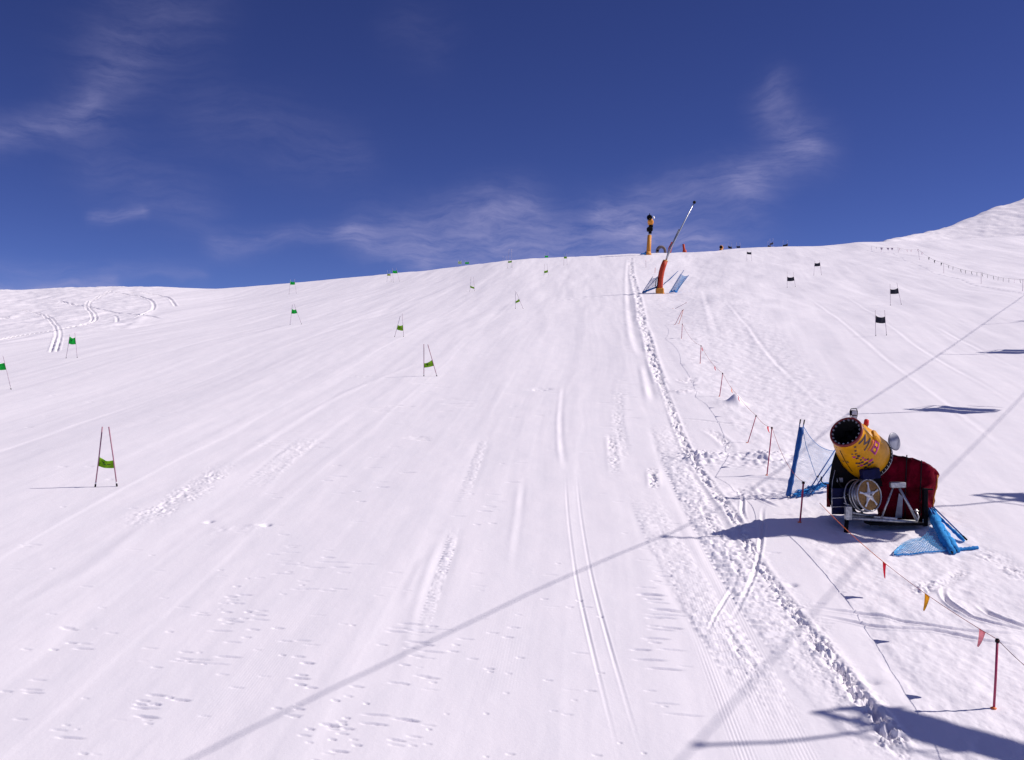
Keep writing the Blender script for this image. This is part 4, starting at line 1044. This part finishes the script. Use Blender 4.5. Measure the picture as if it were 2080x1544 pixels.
m = MB(); m.lathe(rc-ax*.3, ax, [(0, .50), (.1, .62), (.5, .60), (1.0, .50), (1.1, .46)], 26, True); m.box(rc-Vector((0, 0, .35)), (.95, .8, .55), None, .1); tb = m.build('barrel', 'amber', tower, o)
fc = T_(1319.3, 441.5, -.8)
m = MB(); m.lathe(fc, (-.1, -1, .15), [(-.5, .50), (.0, .54), (.05, .50), (.02, .44), (-.3, .40), (-.31, .01)], 28); m.build('front_ring', 'dark', tb, o)
m = MB(); m.lathe(T_(1328.8, 441.5, 0), (.9, -.5, .3), [(-.1, .10), (0, .30), (.03, .26), (.03, .01)], 18, True); m.tube([T_(1328,442), T_(1323,446)], .06, 6); m.build('rear_disc', 'white', tower, o)
m = MB(); m.tube([T_(1319.5,437), T_(1319.5,433.5)], .08, 8); m.build('beacon', 'dark', tower, o)
mininet('pale blue net strip at the left foot of the yellow tower', ((1300,517,0),(1314,517,0),(1313,510,0),(1303,515,0)), 'netblue', n=(14,6), folds=3, r=.03, yy0=ty_-.6)
# arch, red posts and orange machine on the crest
def top_thing(name, label, cat, px, y):
    b_ = at(px, 515, y); b_.z = gzs(b_.x, b_.y)-.2; return thing(name, label, cat, b_), b_.copy()
root, o = top_thing('canvas_arch', 'grey brown padded arch standing on the crest between tower and lance', 'arch', 1343, 222)
q = [at(1343-7.5*math.cos(math.pi*i/10)+.6*(i-5)/5, 510.5-9.0*math.sin(math.pi*i/10), 222) for i in range(11)]
q = [Vector((q[0].x, 222, gzs(q[0].x, 222)-.3))]+q+[Vector((q[-1].x, 222, gzs(q[-1].x, 222)-.3))]
m = MB(); m.tube(q, .3, 10, True, [.36]*6+[.32]*(len(q)-6)); m.build('arch_tube', 'brown', root, o)
m = MB(); m.box(q[1]+Vector((.1, -.2, .1)), (.5, .5, .35), None, .1); m.build('arch_foot', 'dark', root, o)
root, o = top_thing('snow_lance', 'distant dark red padded lance foot right behind the tall lance tube', 'snow lance', 1361, 220)
b0 = at(1358.5, 514, 220); b0.z = gzs(b0.x, 220)-.3
m = MB(); m.tube([b0, at(1361.3, 504, 220), at(1366.2, 492.5, 220)], .4, 10, True, [.42,.40,.30]); m.build('padding', 'cushion', root, o)
m = MB(); m.tube([at(1366, 493, 220), at(1379, 466, 220)], .10, 8); m.build('lance_tube', 'silver', root, o)
root, o = top_thing('padded_post', 'lone red padded post on the crest right of the lance', 'post', 1389, 222)
b0 = at(1390.5, 514, 222); b0.z = gzs(b0.x, 222)-.3
m = MB(); m.tube([b0, at(1389.6, 507, 222), at(1388.2, 496, 222)], .3, 10, True, [.38,.28,.26]); m.build('padding', 'cushion', root, o)
m = MB(); m.tube([b0, b0+Vector((.0, 0, .9))], .5, 10, True, [.55,.40]); m.build('padding_foot', 'cushion', root, o)
root, o = top_thing('small_snow_gun', 'small orange padded snow gun on the crest, left of the first tiny black gates', 'snow gun', 1465, 224)
b0 = at(1464.5, 510, 224); b0.z = gzs(b0.x, 224)-.3
m = MB(); m.tube([b0, at(1464.8, 505.5, 224)], .35, 10, True, [.48,.34]); m.build('padded_foot', 'amber', root, o)
m = MB(); m.lathe(at(1465.2, 502.5, 224), (-.3, -1, .1), [(-.5, .42), (.4, .40), (.5, .34)], 20, True); bb = m.build('barrel', 'amber', root, o)
m = MB(); m.lathe(at(1464.4, 502.0, 223.45), (-.3, -1, .1), [(-.02, .34), (.04, .33), (.02, .01)], 20, True); m.build('air_duct', 'dark', bb, o)

# ------------------------------------------------------------------ chairlift (runs up the slope just right of the view; its shadows fall across the piste)
HX = .66
def lift(pxs, off, anchor, label, rad_c):
    ya, za = [], []
    for p in pxs:
        g_ = G(*p); k = (HX*g_.y+off-g_.x)/(SUN.x-HX*SUN.y)
        q = g_+SUN*k; ya.append(q.y); za.append(q.z)
    if anchor: ya.append(anchor[0]); za.append(anchor[1])
    cf_ = np.polyfit(ya, za, 2)
    print('LIFT', label, [round(v, 2) for v in ya], [round(v, 2) for v in za], [round(float(np.polyval(cf_, v)), 2) for v in ya])
    f = pchip(sorted(ya), [z for _, z in sorted(zip(ya, np.array(za)*.55+np.polyval(cf_, ya)*.45))])
    y0_, y1_ = min(ya), max(ya); s0_ = .13; s1_ = .17
    def zc(y):
        if y < y0_: return float(f(y0_))+(y-y0_)*s0_
        if y > y1_: return float(f(y1_))+(y-y1_)*s1_
        return float(f(y))
    pts = [Vector((HX*y+off, y, zc(y))) for y in np.linspace(-45, 200, 120)]
    root = thing('lift_cable', label, 'cable', pts[0]); m = MB(); m.tube(pts, rad_c, 8); m.build('rope', 'cable', root, pts[0])
    return lambda y: Vector((HX*y+off, y, zc(y)))
c1 = lift([(280,1544),(620,1395),(890,1280),(1090,1195),(1300,1120),(1400,1090),(1740,838),(1810,790),(1930,705),(2080,600)], 0.0, (0, 3.2), 'steel lift cable on the near side of the chairlift', .020)
c2 = lift([(1400,1530),(1560,1350),(1700,1190),(1760,1115),(1930,955),(2035,850),(2080,800)], 7.2, None, 'steel lift cable on the far side of the chairlift', .015)
ca = Vector((HX, 1, 0)).normalized(); la = Vector((ca.y, -ca.x, 0))
def make_chair(p, label, up=True, drop=.75):
    f = ca if up else -ca; l = la
    root = thing('lift_chair', label, 'lift chair', p, 'chairs hanging from the lift cables'); o = p.copy()
    Z_ = Vector((0, 0, 1))
    q = lambda a, b_, c: p+l*a+f*b_+Z_*(c if c > -1.95 else c-drop)
    m = MB(); m.box(q(0, 0, -.02), (.07, .22, .10)); m.build('grip', 'silver', root, o)
    m = MB(); m.tube([q(0,0,0), q(.12,-.05,-.35), q(.16,-.12,-1.0), q(.10,-.28,-1.9), q(0,-.32,-2.35)], .045, 10); m.build('hanger', 'silver', root, o)
    m = MB(); m.tube([q(-1.2,-.28,-2.35), q(1.2,-.28,-2.35)], .075, 8)
    for s_ in (-1, 1):
        m.tube([q(s_*1.2,-.28,-2.35), q(s_*1.18,-.34,-2.9), q(s_*1.18,-.30,-3.55), q(s_*1.18,.28,-3.58), q(s_*1.18,.42,-3.2), q(s_*1.15,-.30,-2.95)], .042, 8)
    m.build('side_frames', 'silver', root, o)
    m = MB()
    for (a0, a1) in ((-1.12, -.03), (.03, 1.12)):
        m.sheet(lambda u, v: q(a0+(a1-a0)*u, -.26+.66*v, -3.52+.05*v), 2, 4, .07)
    m.build('seat', 'seatm', root, o)
    m = MB()
    for (a0, a1) in ((-1.12, -.03), (.03, 1.12)):
        m.sheet(lambda u, v: q(a0+(a1-a0)*u, -.32-.16*v, -3.42+.95*v), 2, 4, .06)
    m.build('backrest', 'seatm', root, o)
    m = MB(); m.tube([q(-1.1,.38,-2.0), q(-1.1,.50,-2.3), q(1.1,.50,-2.3), q(1.1,.38,-2.0)] if False else [q(-1.12,-.28,-2.42), q(-1.12,.5,-2.95), q(1.12,.5,-2.95), q(1.12,-.28,-2.42)], .025, 8); m.build('safety_bar', 'silver', root, o)
    m = MB(); m.tube([q(0,.5,-2.95), q(0,.62,-3.5), q(0,.60,-4.0)], .022, 8); m.tube([q(-.7,.60,-4.0), q(.7,.60,-4.0)], .025, 8); m.build('foot_rest', 'silver', root, o)
    return root
CL = ['second','third','fourth','fifth','sixth']
def shy(px, py, c):   # cable point whose shadow falls on this pixel's ground point
    g_ = G(px, py); y = g_.y
    for _ in range(8):
        k = (c(y).x-g_.x)/SUN.x; y = g_.y+SUN.y*k
    return y
for (px, py), w in zip(((1268,1096),(1740,841),(1925,718),(2010,655),(2040,601)), ('nearest, its shadow reaching the big snow gun','second along, above the right piste','third along the near cable','fourth along the near cable','last and highest on the near cable')):
    make_chair(c1(shy(px, py, c1)), 'empty chair on near lift cable, '+w)
for (px, py), w in zip(((1385,1518),(1885,1030)), ('its shadow filling the bottom right corner','next one up')):
    make_chair(c2(shy(px, py, c2)), 'empty chair on far lift cable, '+w, False, .12)
